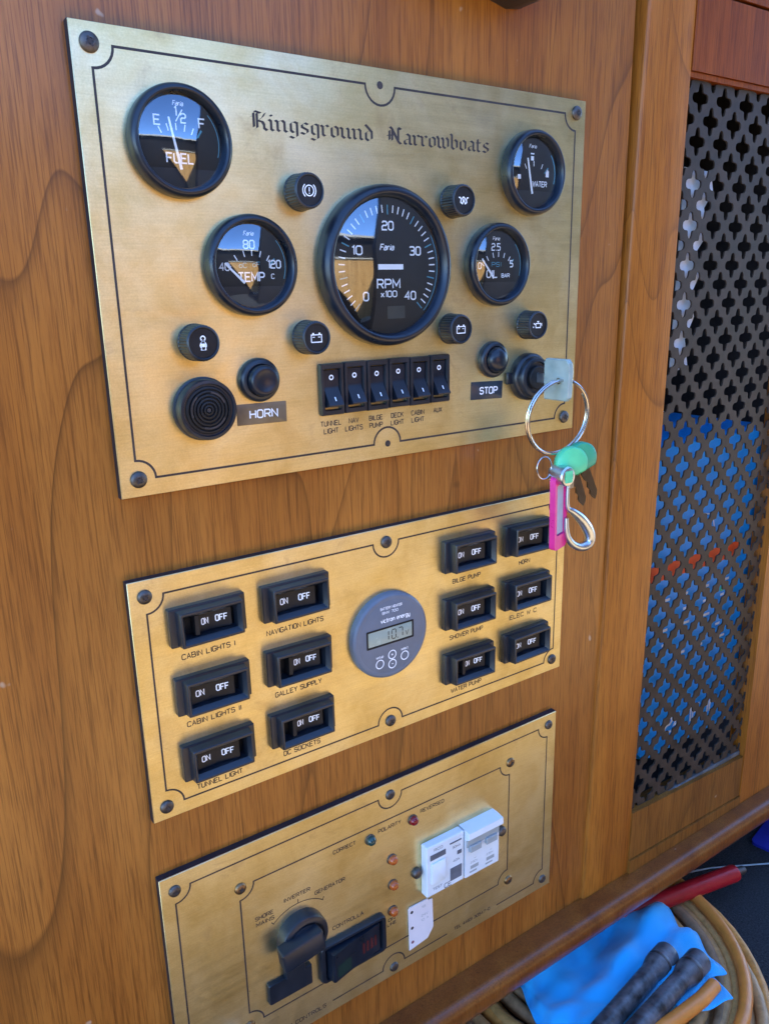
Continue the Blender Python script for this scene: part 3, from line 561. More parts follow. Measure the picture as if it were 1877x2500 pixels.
# ---- warning lights
def warning_light(label, x, z, symbol):
    t = thing('warning_light', label, 'warning light', (x, 0, z), 'black warning lights on the upper brass plate')
    bb = B(); n = 72; loops = []
    for r, y, kn in ((10.6, 0, 0), (10.6, -1.2, 0), (10.4, -1.8, 1), (10.2, -11.6, 1), (9.8, -12.6, 0), (8.9, -13.2, 0), (8.5, -13.0, 0), (8.3, -12.2, 0)):
        loops.append([((r-(0.45 if kn and i % 2 else 0))*math.cos(2*math.pi*i/n), y, (r-(0.45 if kn and i % 2 else 0))*math.sin(2*math.pi*i/n)) for i in range(n)])
    bb.loft(loops, False, False); bb.build('knurled_body', 'black', t, ang=20)
    bb = B(); bb.lathe([(8.35, -12.2), (8.2, -12.35)], 40); bb.build('face', 'dialmask', t)
    bb = B()
    for pts, w_ in symbol: bb.ribbon(pts, w_, -12.45)
    bb.build('symbol', 'white', t)
sq = lambda x0, x1, z0, z1: [(x0, z0), (x1, z0), (x1, z1), (x0, z1), (x0, z0)]
BAT = [(sq(-3.6, 3.6, -2.6, 1.8), 0.6), ([(-2.2, 2.1), (-2.2, 3.0)], 1.2), ([(2.2, 2.1), (2.2, 3.0)], 1.2), ([(-2.6, 0.4), (-1.2, 0.4)], 0.5), ([(1.2, 0.4), (2.6, 0.4)], 0.5)]
BRK = [(arc(0, 0, 2.9, 0, 360, 24), 0.6), (arc(0, 0, 4.3, 130, 230, 10), 0.6), (arc(0, 0, 4.3, -50, 50, 10), 0.6), ([(0, 1.8), (0, -0.6)], 0.6), ([(0, -1.2), (0, -1.9)], 0.6)]
GLW = [([(-4.2, 1.6), (-3, 1.6), (-2.2, 0.4), (-2.6, -1.4), (-1.2, -2.2), (-0.4, -0.6), (-1.2, 1.2), (-0.2, 2.0), (1.0, 1.2), (0.4, -0.6), (1.2, -2.2), (2.6, -1.4), (2.2, 0.4), (3, 1.6), (4.2, 1.6)], 0.75)]
THM = [(arc(0, 2.6, 1.3, 0, 360, 14), 0.7), (arc(0, -1.2, 1.6, 0, 360, 14), 1.0), ([(0, 1.6), (0, -3.6)], 1.9), ([(-1.6, -3.4), (1.6, -3.4)], 1.0)]
OIL = [(sq(-2.2, 2.6, -1.8, 1.2), 0.7), ([(-2.2, 0.2), (-4.4, 1.4)], 0.8), ([(2.6, 0.4), (3.8, 1.0), (3.8, -0.8)], 0.6), ([(0, 1.2), (0, 2.4)], 0.7), ([(-1.0, 2.6), (1.0, 2.6)], 0.7), ([(-4.6, -0.9), (-4.6, -1.8)], 0.9)]
warning_light('black knurled warning light with brake symbol, above left of the rev counter', 123.4, -74.0, BRK)
warning_light('black knurled warning light with coil symbol, above right of the rev counter', 240.0, -74.5, GLW)
warning_light('black knurled warning light with thermometer-like symbol, above the round buzzer', 51.0, -157.4, THM)
warning_light('black knurled warning light with battery symbol, below left of the rev counter', 123.9, -158.0, BAT)
warning_light('black knurled warning light with battery symbol, below right of the rev counter', 238.2, -157.8, BAT)
warning_light('black knurled warning light with oil can symbol, above the ignition lock', 311.8, -158.0, OIL)

# ---- push buttons, buzzer, tapes
def push_button(label, x, z, dome_):
    t = thing('push_button', label, 'button', (x, 0, z), 'black push buttons on the upper brass plate')
    bb = B(); bb.lathe([(13.2, 0), (13.2, -2.6), (12.6, -4.2), (11.4, -5.2), (9.9, -5.4), (9.3, -4.4)], 48, cap1=False); bb.build('collar', 'black', t, ang=50)
    bb = B()
    if dome_: bb.lathe([(9.2, -3), (9.2, -6.4), (8.9, -8.0), (7.6, -9.8), (5.2, -11.0), (2.6, -11.6), (0.3, -11.7)], 40)
    else: bb.lathe([(9.2, -3), (9.2, -9.2), (8.7, -10.3), (7.6, -10.9), (6.4, -11.0), (6.0, -10.8), (0.3, -10.7)], 40)
    bb.build('cap', 'bezel', t, ang=50)
push_button('black push button with flat cap, above the HORN tape', 89.0, -181.6, False)
push_button('black push button with domed cap, above the STOP tape', 277.6, -181.4, True)
t = thing('buzzer', 'round black buzzer with concentric ribbed face in the lower left of the upper plate', 'buzzer', (52.5, 0, -195.6))
bb = B(); bb.lathe([(18.6, 0), (18.6, -1.6), (17.6, -2.0), (17.6, -8.6), (17.0, -9.8), (15.4, -10.0), (14.8, -8.6), (13.6, -8.6)], 56, cap1=False); bb.build('housing', 'black', t, ang=40)
bb = B(); prof = [(14.6, -8.0)]
for k in range(6):
    r = 13.4-2.1*k; prof += [(r, -9.4), (r-0.9, -9.6), (r-1.2, -8.2), (r-1.8, -8.2)]
bb.lathe(prof+[(0.3, -8.0)], 56); bb.build('ribbed_face', 'dialmask', t, ang=30)
bb = B()
for a0, a1, r in ((20, 80, 10.3), (250, 330, 10.6), (130, 200, 10.5)): bb.ribbon(arc(0, 0, r, a0, a1, 12), 1.1, -9.75)
bb.lathe([(1.4, -9.0), (1.2, -9.7)], 14); bb.build('sound_slots', 'ink', t)
def tape(label, x0, x1, z0, z1, word, mat, tilt, dx=0.0):
    t = thing('embossed_label', label, 'label', ((x0+x1)/2, 0, (z0+z1)/2), None, (0, math.radians(tilt), 0))
    w_, h_ = x1-x0, z1-z0
    bb = B(); bb.rr([(w_, h_, 0.3, 0.0), (w_, h_, 0.3, -0.35), (w_-0.3, h_-0.3, 0.3, -0.45)]); bb.build('tape', mat, t)
    bb = B(); put_text(bb, word, dx, -2.4, 4.6, w_*0.58, 0.85, -0.55); bb.build('lettering', 'white', t)
tape('brown embossed tape reading HORN between the buzzer and a push button', 73.6, 107.0, -208.6, -195.8, 'HORN', 'tapebrown', 1.0, 1.0)
tape('dark embossed tape reading STOP beside the ignition lock', 258.0, 288.6, -210.2, -197.2, 'STOP', 'tapedark', 2.0, 1.5)

# ---- row of six rocker switches
RN = ['TUNNEL LIGHT', 'NAV LIGHTS', 'BILGE PUMP', 'DECK LIGHT', 'CABIN LIGHT', 'AUX']
for i in range(6):
    x = 139.6+17.55*i; z = -191.5+(0.15 if i % 2 else -0.1)
    t = thing('rocker_switch', 'slim black rocker switch above the engraved words %s' % RN[i], 'switch', (x, 0, z), 'row of six black rocker switches')
    bb = B(); bb.rr([(17.3, 33.2, 0.8, 0), (17.3, 33.2, 0.8, -2.2), (16.3, 32.2, 0.8, -3.4), (12.6, 27.0, 0.6, -3.4), (12.0, 26.0, 0.6, -2.6), (11.8, 25.6, 0.5, 1.0)], n=3, cap0=False, cap1=True); bb.build('frame', 'black', t, ang=25)
    sec = [(-0.6, 12.6), (-1.5, 12.2), (-1.2, 2.2), (-1.6, 0.0), (-8.0, -9.6), (-7.6, -10.6), (-0.5, -11.6)]
    bb = B(); bb.loft([[(xx, y, zz) for y, zz in sec] for xx in (-5.4, 5.4)]); bb.build('paddle', 'bezel', t, ang=30)
    bb = B(); bb.ribbon(arc(0, 7.6, 1.35, 0, 360, 14), 0.75, -1.62)
    c = B(); c.add([(-0.4, -6.95, -7.0), (0.4, -6.95, -7.0), (0.4, -5.35, -4.6), (-0.4, -5.35, -4.6)], [(0, 1, 2, 3)])
    bb.add(c.v, c.f); bb.build('marks', 'white', t)

# ---- ignition lock, keys
t = thing('ignition_lock', 'round black ignition lock in the lower right of the upper plate', 'lock', (313.5, 0, -196.6))
bb = B(); bb.lathe([(17.8, 0), (17.8, -5.0), (17.0, -6.6), (15.6, -7.4), (15.2, -10.4), (14.2, -11.6), (12.0, -12.0), (11.4, -10.4), (8.6, -10.2)], 56, cap1=False); bb.build('housing', 'black', t, ang=35)
bb = B(); bb.lathe([(8.7, -9.5), (8.7, -12.6), (8.0, -13.2), (0.3, -13.2)], 40); bb.build('barrel', 'matte', t)
bb = B(); bb.box(-22.2, -17.2, -3.0, 0, -4.2, 4.4, 0.5); bb.build('index_tab', 'black', t)
kz = -196.5
t = thing('ignition_key', 'key with pale translucent square cover standing in the ignition lock', 'key', (312.5, -13, kz))
bb = B(); bb.box(-0.9, 0.9, -12, 1.0, -3.6, 3.6, 0.3); bb.build('blade', 'steel', t)
hp = [(-9, -15), (-30.5, -15), (-32.8, -12.5), (-33.4, 6.5), (-32.6, 12.5), (-30.4, 15.2), (-10, 15.2), (-8.4, 13)]
bb = B(); bb.loft([[(xx, y, z_) for y, z_ in hp] for xx in (-2.2, -2.0)]); bb.v = []; bb.f = []
inn = [(y*0.965-0.8, z_*0.94) for y, z_ in hp]
bb.loft([[(-2.4, y, z_) for y, z_ in inn], [(-1.5, y, z_) for y, z_ in hp], [(1.5, y, z_) for y, z_ in hp], [(2.4, y, z_) for y, z_ in inn]]); bb.build('head_cover', 'keycover', t, ang=30)
bb = B()
for sx in (-1, 1):
    pass
bb.lathe([(2.3, -0.0), (2.3, -0.4), (1.3, -0.5)], 18)
o = bb.build('ring_eyelet', 'keymetal', t); o.rotation_euler = (0, 0, math.radians(-90)); o.location = (-2.35*S, -23.5*S, -0.5*S)
t = thing('split_ring', 'large nickel split ring hanging from the ignition key', 'key ring', (311, -36.5, -223.5), None, (math.radians(4), 0, math.radians(-6)))
pts = [(28.6*math.cos(a), 2.2*(k/40.0-1.0), 27.4*math.sin(a)) for k in range(77) for a in [math.radians(70+360*k/40.0)]]
bb = B(); bb.tube(pts, 1.15, 10); bb.build('coil', 'nickel', t)
t = thing('small_split_ring', 'small thin wire ring linking the pink tag to the big ring', 'key ring', (297, -38, -259.5))
bb = B(); bb.tube([(7.4*math.cos(math.radians(9*k)), 0.3*math.sin(math.radians(9*k)), 8.4*math.sin(math.radians(9*k))) for k in range(40)], 0.55, 8, True); bb.build('wire', 'nickel', t)
def capped_key(label, x, y, z, tilt, yaw, mat):
    t = thing('capped_key', label, 'key', (x, y, z), 'keys with green caps on the split ring', (0, math.radians(tilt), math.radians(yaw)))
    outer = arc(0, 0, 12.8, -48, 228, 30); sm_ = [(x*0.9, z*0.9+0.4) for x, z in outer]
    bb = B(); bb.loft([[(x, -3.6, z) for x, z in sm_], [(x, -2.4, z) for x, z in outer], [(x, 2.4, z) for x, z in outer], [(x, 3.6, z) for x, z in sm_]]); bb.build('cap', mat, t, ang=50)
    bb = B(); bb.prism(arc(0, 0, 8.0, 0, 360, 24)[:-1], -1.1, 1.1); bb.build('bow', 'keymetal', t)
    bd = [(-4.0, -6), (4.0, -6), (4.0, -30), (2.6, -33), (0, -36), (-1.6, -33), (-2.6, -30), (-1.4, -27), (-2.8, -24), (-1.5, -20), (-3.2, -17), (-4.0, -13)]
    bb = B(); bb.prism(bd, -0.9, 0.9); bb.build('blade', 'keymetal', t)
capped_key('key with bright green rubber cap, nearer of two on the split ring', 320.5, -42.0, -258.5, -19, -20, 'green')
capped_key('key with bright green rubber cap, farther of two on the split ring', 329.5, -43.5, -256.0, -24, -12, 'green2')
t = thing('metal_fob', 'small chromed cylindrical fob below the green key caps', 'fob', (309.5, -44, -266))
bb = B(); bb.lathe([(2.2, 9), (6.8, 8.2), (7.4, 6.5), (7.4, -5.5), (6.6, -6.6), (4.6, -6.9), (4.4, -5.6), (0.3, -5.4)], 32); o = bb.build('shell', 'steel', t)
bb = B(); bb.rr([(7.4, 9.0, 1.0, -5.6), (7.4, 9.0, 1.0, -7.2)]); bb.build('green_insert', 'green', t)
t = thing('pink_key_tag', 'bright pink plastic key tag hanging in front of the middle plate', 'key tag', (309.5, -41, -266), None, (0, math.radians(-2.5), math.radians(16)))
bb = B(); lp = []
fr_o = rrect(19, 58, 3.5, 0, (0, -29), 4); fr_i = rrect(12.5, 40, 1.5, 0, (0, -27), 4)
bb.loft([[(x, -2.3, z) for x, y, z in fr_i], [(x, -2.3, z) for x, y, z in fr_o], [(x, 2.3, z) for x, y, z in fr_o], [(x, 2.3, z) for x, y, z in fr_i], [(x, -2.3, z) for x, y, z in fr_i]], False, False); bb.build('frame', 'pink', t, ang=30)
bb = B(); bb.box(-6.1, 6.1, -0.9, 0.9, -46.5, -7.4, 0.2); bb.build('paper_insert', 'grey', t)
bb = B(); bb.tube([(-7, 0, -2), (-5, -2, 2), (-2, -2.4, 3.5), (2, -1, 2)], 0.8, 8); bb.build('loop', 'nickel', t)
t = thing('snap_hook', 'shiny steel teardrop snap hook hanging beside the pink key tag', 'hook', (320, -42, -268))
cp = [(-1, 0, -2), (-1.5, 0, -14), (-0.5, 0, -25), (5, 0, -29), (14, 0, -36), (22, 0, -45), (26, 0, -53), (24.5, 0, -58.5), (17, 0, -60), (8, 0, -56.5), (1.5, 0, -50), (-1, 0, -42), (-1.5, 0, -33)]
cp, cr = smooth_path(cp, [1.5, 1.5, 1.7, 2.8, 4.0, 4.4, 4.2, 3.9, 3.5, 3.0, 2.5, 2.0, 1.6]); bb = B(); bb.tube(cp, cr, 14); bb.build('hook', 'steel', t, ang=80)
bb = B(); bb.box(-2.4, 3.0, -2.2, 2.2, -10, 1, 0.6); bb.build('swivel', 'nickel', t)

# ================================================================== MIDDLE PLATE
P2 = plate('brass breaker plate with twelve black breakers and a round battery monitor, middle of three', -3.0, 363.3, -292.7, -455.7, 'brass2')
ox, oz = P2['ox'], P2['oz']
bb = B(); bb.ribbon([(x-ox, z-oz) for x, z in border(6.9, 354.2, -303.3, -446.3, 11, ((180.2, 'top'), (180.8, 'bottom')))], 1.2, -0.05, True); bb.build('engraved_border', 'ink', P2)
for x, z in ((6.6, -303), (353.4, -303), (6.2, -446.7), (352.8, -445.3), (180.4, -303.3), (180.8, -445.7)): screw(P2, x-ox, z-oz, 4.5)
BK = [(43.2, -325.9, 'CABIN LIGHTS I', 1, 1.0, 'top left corner of the middle plate'), (105.1, -325.8, 'NAVIGATION LIGHTS', 0, 1.12, 'beside CABIN LIGHTS I'), (43.2, -372.4, 'CABIN LIGHTS II', 0, 1.0, 'left end of the middle row'), (105.0, -372.0, 'GALLEY SUPPLY', 1, 1.0, 'left of the round monitor'),
      (43.2, -419.0, 'TUNNEL LIGHT', 0, 0.95, 'bottom left corner of the middle plate'), (105.1, -418.4, 'DC SOCKETS', 1, 0.9, 'below GALLEY SUPPLY'), (255.3, -325.4, 'BILGE PUMP', 0, 0.85, 'top row right of the monitor'), (316.8, -325.2, 'HORN', 0, 0.45, 'half behind the pink key tag'),
      (255.4, -371.8, 'SHOWER PUMP', 0, 0.95, 'right of the round monitor'), (317.0, -371.4, 'ELEC W C', 0, 0.9, 'right end of the middle row'), (255.6, -418.2, 'WATER PUMP', 1, 0.9, 'bottom row right of the monitor'), (317.6, -417.8, 'SPARE', 0, 0.5, 'bottom right corner of the middle plate')]
def breaker(x, z, cap, on, place):
    lab = 'black breaker switch captioned %s, %s' % (cap, place) if cap not in ('SPARE', 'ELEC W C') else 'black breaker switch, %s' % place
    t = thing('breaker_switch', lab, 'switch', (x, 0, z), 'black breaker switches on the middle plate', (0, math.radians(random.uniform(-0.7, 0.7)), 0))
    bb = B(); bb.rr([(50, 25.2, 0.8, 0), (50, 25.2, 0.8, -4.0), (49.2, 24.4, 0.8, -4.9), (42.0, 23.2, 0.8, -5.1), (40.8, 22.6, 0.8, -11.6), (39.8, 21.8, 0.8, -12.3), (38.0, 19.2, 0.5, -12.3), (34.4, 14.4, 0.4, -8.8), (34.0, 13.9, 0.3, -0.6)], n=3, cap0=False, cap1=False); bb.build('frame', 'black', t, ang=22)
    bb = B(); bb.rr([(34.2, 14.0, 0.3, -0.6), (34.0, 13.8, 0.3, -0.65)], n=2); bb.build('well', 'matte', t)
    # paddle: two facets, OFF side proud when off, ON side pressed when on
    if on: sec = [(-10.5, -1.0), (-10.0, -7.4), (-7.6, -7.8), (-7.0, -4.6), (2.5, -3.6), (14.4, -5.6), (14.8, -1.0)]
    else: sec = [(-16.4, -1.0), (-16.0, -5.6), (-3.4, -4.8), (-1.6, -4.8), (11.6, -7.0), (12.4, -6.8), (12.8, -1.0)]
    bb = B(); bb.loft([[(xx, y, zz) for xx, y in sec] for zz in (-6.3, 6.3)]); bb.build('paddle', 'dialmask', t, ang=25)
    def facet_text(word, cx, wd, y, hh, name):
        b2 = B(); put_text(b2, word, cx, -hh/2+0.2, hh, wd, 0.72, 0.0)
        v = [(x_, -facety(x_, sec)-0.12 if False else facety(x_, sec)-0.12, z_) for x_, y_, z_ in b2.v]
        b2.v = v; b2.build(name, 'white', t)
    if on: facet_text('ON', -2.6, 5.0, 0, 3.8, 'lettering'); facet_text('OFF', 8.2, 8.0, 0, 3.8, 'lettering')
    else: facet_text('ON', -10.2, 6.0, 0, 3.8, 'lettering'); facet_text('OFF', 4.6, 8.4, 0, 4.0, 'lettering')
    return t
def facety(x, sec):
    for (x0, y0), (x1, y1) in zip(sec, sec[1:]):
        if x0 <= x <= x1 and x1 > x0: return y0+(y1-y0)*(x-x0)/(x1-x0)
    return sec[2][1]
for x, z, cap, on, wk, place in BK:
    breaker(x, z, cap, on, place)
    if cap == 'SPARE': continue                                    # no caption to be read there
    bb = B(); cw = {'CABIN LIGHTS I': 36, 'NAVIGATION LIGHTS': 43.5, 'CABIN LIGHTS II': 37.5, 'GALLEY SUPPLY': 36.5, 'TUNNEL LIGHT': 32.5, 'DC SOCKETS': 29.5, 'BILGE PUMP': 28.5, 'HORN': 12.5, 'SHOWER PUMP': 34.5, 'ELEC W C': 31, 'WATER PUMP': 32, 'SPARE': 14}[cap]
    put_text(bb, cap, x-ox, z-oz-22.6-1.0, 3.3, cw, 0.66); bb.build('lettering', 'ink', P2)
# battery monitor
t = thing('battery_monitor', 'round grey battery monitor with small LCD in the middle plate', 'monitor', (179.6, 0, -373.6))
bb = B(); bb.lathe([(33.0, 0), (33.0, -3.2), (32.5, -4.6), (31.2, -5.6), (29.4, -6.0), (28.4, -5.8), (28.0, -5.9), (0.3, -5.9)], 72); bb.build('body', 'monitor', t, ang=25)
bb = B(); bb.rr([(41.5, 14.0, 0.6, -6.0), (41.5, 14.0, 0.6, -6.25), (39.0, 11.5, 0.4, -6.25), (38.6, 11.0, 0.4, -5.92)], (-1.2, 1.5), 3, False, False); bb.build('lcd_frame', 'matte', t)
bb = B(); bb.rr([(39, 11.5, 0.4, -5.95), (38.8, 11.4, 0.4, -6.0)], (-1.2, 1.5)); o = bb.build('lcd_screen', 'lcd', t)
bb = B()
def seg(bb, ch, x, z, w_, h_, y):
    S7 = {'a': [(0, h_), (w_, h_)], 'b': [(w_, h_), (w_, h_/2)], 'c': [(w_, h_/2), (w_, 0)], 'd': [(0, 0), (w_, 0)], 'e': [(0, 0), (0, h_/2)], 'f': [(0, h_/2), (0, h_)], 'g': [(0, h_/2), (w_, h_/2)]}
    for s_ in {'1': 'bc', '0': 'abcdef', '7': 'abc', '2': 'abged', '5': 'afgcd'}[ch]:
        (x0, z0), (x1, z1) = S7[s_]; dx, dz = (x1-x0)*0.1, (z1-z0)*0.1
        bb.ribbon([(x+x0+dx, z+z0+dz), (x+x1-dx, z+z1-dz)], 0.85, y)
for ch, x in (('1', -6.5), ('0', 0.0), ('7', 6.0)): seg(bb, ch, x, -2.2, 3.6, 7.2, -6.06)
bb.ribbon([(4.7, -2.2), (5.5, -2.2)], 0.9, -6.06)
put_text(bb, 'V', 13.6, -2.2, 3.6, 3.0, 0.55, -6.06)
bb.build('digits', 'lcdink', o)
bb = B()
put_text(bb, 'BATTERY MONITOR', 0, 22.0, 1.9, 19, 0.32, -6.02); put_text(bb, 'BMV 700', -1, 18.6, 1.9, 14, 0.32, -6.02); put_text(bb, 'victron energy', 3.5, 12.2, 3.0, 26, 0.55, -6.02)
bb.build('lettering', 'white', t)
for x, z, sy, wd, dz in ((-11, -19.4, 'setup', 6.5, 4.8), (0, -14.6, '+', 2.2, -1.2), (0, -22.0, '-', 2.2, -1.2), (11.2, -18.4, 'select', 6.5, 4.8)):
    bb = B(); bb.ribbon(arc(x, z, 3.3, 0, 360, 22), 0.75, -6.02); put_text(bb, sy, x, z+dz, 2.4 if len(sy) == 1 else 1.8, wd, 0.5 if len(sy) == 1 else 0.3, -6.02); bb.build('button', 'white', t)

# ================================================================== LOWER PLATE
P3 = plate('brass mains control plate with rotary switch and white breaker, lowest of three', -4.5, 361.5, -499.3, -684.0, 'brass3')
ox, oz = P3['ox'], P3['oz']
def eng(pts, w_=1.2): 
    bb = B(); bb.ribbon([(x-ox, z-oz) for x, z in pts], w_, -0.05); return bb.build('engraved_border', 'ink', P3)
L0, L1, T1, B1 = 5.0, 350.8, -510.4, -674.0
top = arc(L0, B1, 11, 0, 90, 8)+arc(L0, T1, 11, 270, 360, 8)+arc(178.8, T1, 11, 180, 360, 14)+arc(L1, T1, 11, 180, 270, 8)+arc(L1, B1, 11, 90, 180, 8)+[(293.2, B1)]
eng(top); eng([(119.6, B1)]+arc(178.9, B1, 11, 180, 0, 14)+[(235.6, B1)])
eng([(16.0, B1), (40.0, B1)])
bb = B(); bb.ribbon([(x-ox, z-oz) for x, z in border(49.8, 305.6, -531.3, -652.5, 11)], 1.2, -0.05, True); bb.build('engraved_border', 'ink', P3)
for x, z in ((5.2, -510.9), (178.8, -509.7), (352.0, -509.6), (351.1, -673.9), (178.9, -675.5)): screw(P3, x-ox, z-oz, 4.2)
for x, z in ((50.6, -532.0), (306.3, -530.4), (306.7, -653.0), (49.0, -653.0)): screw(P3, x-ox, z-oz, 4.4, 'bronze')
for word, cx, z, h_, wd in (('CORRECT', 136, -540.0, 3.0, 20.5), ('POLARITY', 177.8, -540.0, 3.0, 22), ('REVERSED', 220.2, -539.2, 3.0, 24.5), ('INVERTER', 93.9, -561.4, 3.0, 22.2), ('GENERATOR', 121.9, -567.6, 3.0, 26.8), ('SHORE', 67.0, -565.4, 3.0, 14.6), ('MAINS', 67.4, -570.6, 3.0, 14.6),
                            ('CONTROLLA', 136.6, -607.6, 3.0, 28.6), ('TEL 44(0) 30547-0', 264.4, -674.4, 2.8, 42), ('240V CONTROLS', 91.5, -676.0, 3.2, 44), ('ON', 177.6, -628.2, 2.6, 7), ('LINE', 177.6, -632.6, 2.6, 9)):
    bb = B(); put_text(bb, word, cx-ox, z-oz, h_, wd, 0.6); bb.build('lettering', 'ink', P3)
bb = B(); rp = arc(94.4, -599.0, 31.6, 131, 49, 18); bb.ribbon([(rp[0][0]-1.5-ox, rp[0][1]+0.2-oz+2.0)]+[(x-ox, z-oz) for x, z in rp]+[(rp[-1][0]+1.0-ox, rp[-1][1]+2.6-oz)], 0.7, -0.05); bb.ribbon([(94.4-ox, -567.4-oz), (94.4-ox, -563.8-oz)], 0.7, -0.06); bb.build('engraved_dial', 'ink', P3)
# rotary changeover switch
t = thing('rotary_switch', 'black rotary changeover switch with bar handle on the lowest plate', 'switch', (94.2, 0, -593.2))
bb = B(); bb.lathe([(19.6, 0), (19.6, -8.4), (18.8, -10.2), (17.0, -11.2), (15.0, -11.4), (14.6, -10.0), (13.2, -9.8), (12.8, -11.2), (11.4, -11.4), (0.3, -11.2)], 56); bb.build('dial', 'black', t, ang=30)
bb = B(); bb.rr([(33, 17.2, 1.5, -9.8), (34.5, 17.6, 2.0, -18.6), (33.6, 16.8, 2.0, -20.2), (31.5, 15.0, 1.6, -20.8)], (-6.5, 1.5)); o = bb.build('handle', 'black', t, ang=30); o.rotation_euler = (0, math.radians(-7), 0)
bb = B(); bb.rr([(36.2, 17.6, 1.0, 0), (36.2, 17.6, 1.0, -3.6), (35.4, 16.8, 1.0, -4.4)], (-11.4, -39.2)); bb.build('name_plate', 'black', t, ang=30)
bb = B(); bb.box(-16, 0, -6.5, 0, -31, -14, 0.6); bb.build('neck', 'black', t)
# mains rocker
t = thing('mains_rocker', 'wide black rocker switch with green and red marks beside the rotary switch', 'switch', (138.6, 0, -631.2))
bb = B(); bb.rr([(61, 34.6, 4, 0), (61, 34.6, 4, -4.0), (59.6, 33.2, 4, -5.6), (53, 29, 1.2, -5.6), (52, 28, 1.0, -3.0), (51.6, 27.6, 1.0, -1.0)], cap0=False); bb.build('frame', 'black', t, ang=28)
sec = [(-25, -1.2), (-23.4, -11.6), (-22.0, -12.4), (-1.0, -8.2), (1.0, -8.0), (23.6, -5.4), (24.8, -1.2)]
bb = B(); bb.loft([[(xx, y, zz) for xx, y in sec] for zz in (-13, 12.6)]); bb.build('paddle', 'bezel', t, ang=28)
bb = B()
vs = lambda xa, xb, za, zb: [(xa, facety(xa, sec)-0.12, za), (xb, facety(xb, sec)-0.12, za), (xb, facety(xb, sec)-0.12, zb), (xa, facety(xa, sec)-0.12, zb)]
bb.add(vs(-19.5, -6, -10.5, 0.5), [(0, 1, 2, 3)]); bb.build('green_window', 'greendark', t)
bb = B()
for k in range(4): bb.add(vs(6+4*k, 8.2+4*k, -6, 4), [(0, 1, 2, 3)])
bb.build('red_marks', 'reddark', t)
# indicator LEDs
def led(label, x, z, mat, r=4.2):
    t = thing('indicator_led', label, 'indicator', (x, 0, z), 'small indicator lights on the lowest plate')
    bb = B(); bb.lathe([(r*1.08, 0), (r*1.08, -0.9), (r*0.98, -1.2)], 24); bb.build('rim', 'screw', t)
    bb = B(); bb.lathe([(r*0.95, -1.0), (r*0.93, -2.6), (r*0.8, -4.0), (r*0.55, -5.0), (r*0.28, -5.5), (0.1, -5.6)], 24); bb.build('lens', mat, t, ang=80)
led('dark green indicator light between CORRECT and POLARITY', 159.1, -541.8, 'lensgreen'); led('red indicator light between POLARITY and REVERSED', 200.1, -541.8, 'lensred')
led('orange indicator light, top of the column of three', 179.1, -569.2, 'lensorange'); led('orange indicator light, middle of the column of three', 179.3, -593.4, 'lensorange'); led('orange indicator light, bottom of the column of three, above the words ON LINE', 178.6, -618.6, 'lensorange')
def thumb(label, x, z):
    t = thing('cover_screw', label, 'screw', (x, 0, z), 'dark screws beside the white breaker')
    bb = B(); bb.lathe([(4.6, 0), (4.6, -2.0), (4.2, -3.6), (2.8, -4.6), (0.2, -5.0)], 24); bb.build('head', 'screw', t, ang=60)
thumb('dark domed screw left of the white breaker', 202.4, -593.2); thumb('dark domed screw right of the white breaker', 296.0, -595.0)
# white residual current breaker
t = thing('mains_breaker', 'white two-module residual current breaker on the lowest plate', 'breaker', (248, 0, -593))
bb = B(); bb.box(-40, -0.6, -8.2, 0, -24, 24.4, 0.8); o = bb.build('left_module', 'breakerwhite', t, ang=30)
bb = B(); bb.box(-36.5, -20.5, -8.6, -8.22, 11, 16); bb.box(-15.5, -3.5, -8.75, -8.22, -18.5, -6.5); bb.box(-8, -3.6, -8.6, -8.22, 4.5, 8); bb.box(-16, -3.6, -8.5, -8.22, 17.5, 18.7); bb.build('dark_windows', 'greyink', o)
bb = B(); bb.rr([(15, 20, 1.2, -8.2), (15, 20, 1.2, -9.6), (13, 18, 1.2, -10.4)], (-28.5, -2)); bb.build('toggle', 'breakerwhite', o)
bb = B(); put_text(bb, 'CE', -18, -22.6, 4.2, 8, 0.7, -8.26); put_text(bb, 'RCD', -28, 18.6, 2.2, 9, 0.35, -8.26); put_text(bb, '30mA', -9, 12.0, 2.0, 9, 0.35, -8.26); put_text(bb, '40A', -9, -1.5, 2.0, 7, 0.35, -8.26); put_text(bb, 'TEST', -29, -19.0, 2.2, 10, 0.35, -8.26); bb.build('print', 'greyink', o)
bb = B(); sec = [(0, 24.4), (-6.5, 24.4), (-13.6, 23.2), (-14.0, 17.5), (-8.6, 13.8), (-8.4, -24), (0, -24)]
bb.loft([[(xx, y, zz) for y, zz in sec] for xx in (0.6, 38.6)]); o = bb.build('right_module', 'breakerwhite', t, ang=30)
bb = B(); bb.box(1.6, 37.6, -9.8, -8.5, 6.5, 13.6, 0.4); bb.build('toggle_recess', 'breakergrey', o)
for x in (4, 22):
    bb = B(); bb.box(x, x+12.5, -11.8, -8.5, 1.5, 8, 0.6); bb.build('toggle', 'breakergrey', o)
bb = B()
for x in (10.5, 28.5):
    put_text(bb, 'C16', x, -3.6, 2.6, 10, 0.5, -8.48); put_text(bb, '6000', x, -8.0, 2.0, 9, 0.4, -8.48); put_text(bb, '230V', x, -12.0, 1.8, 8, 0.35, -8.48); bb.ribbon([(x-4, -16), (x+5, -16)], 3.4, -8.46); bb.ribbon([(x-5, -20.4), (x+3, -20.4)], 1.6, -8.46)
bb.build('print', 'breakergrey', o)
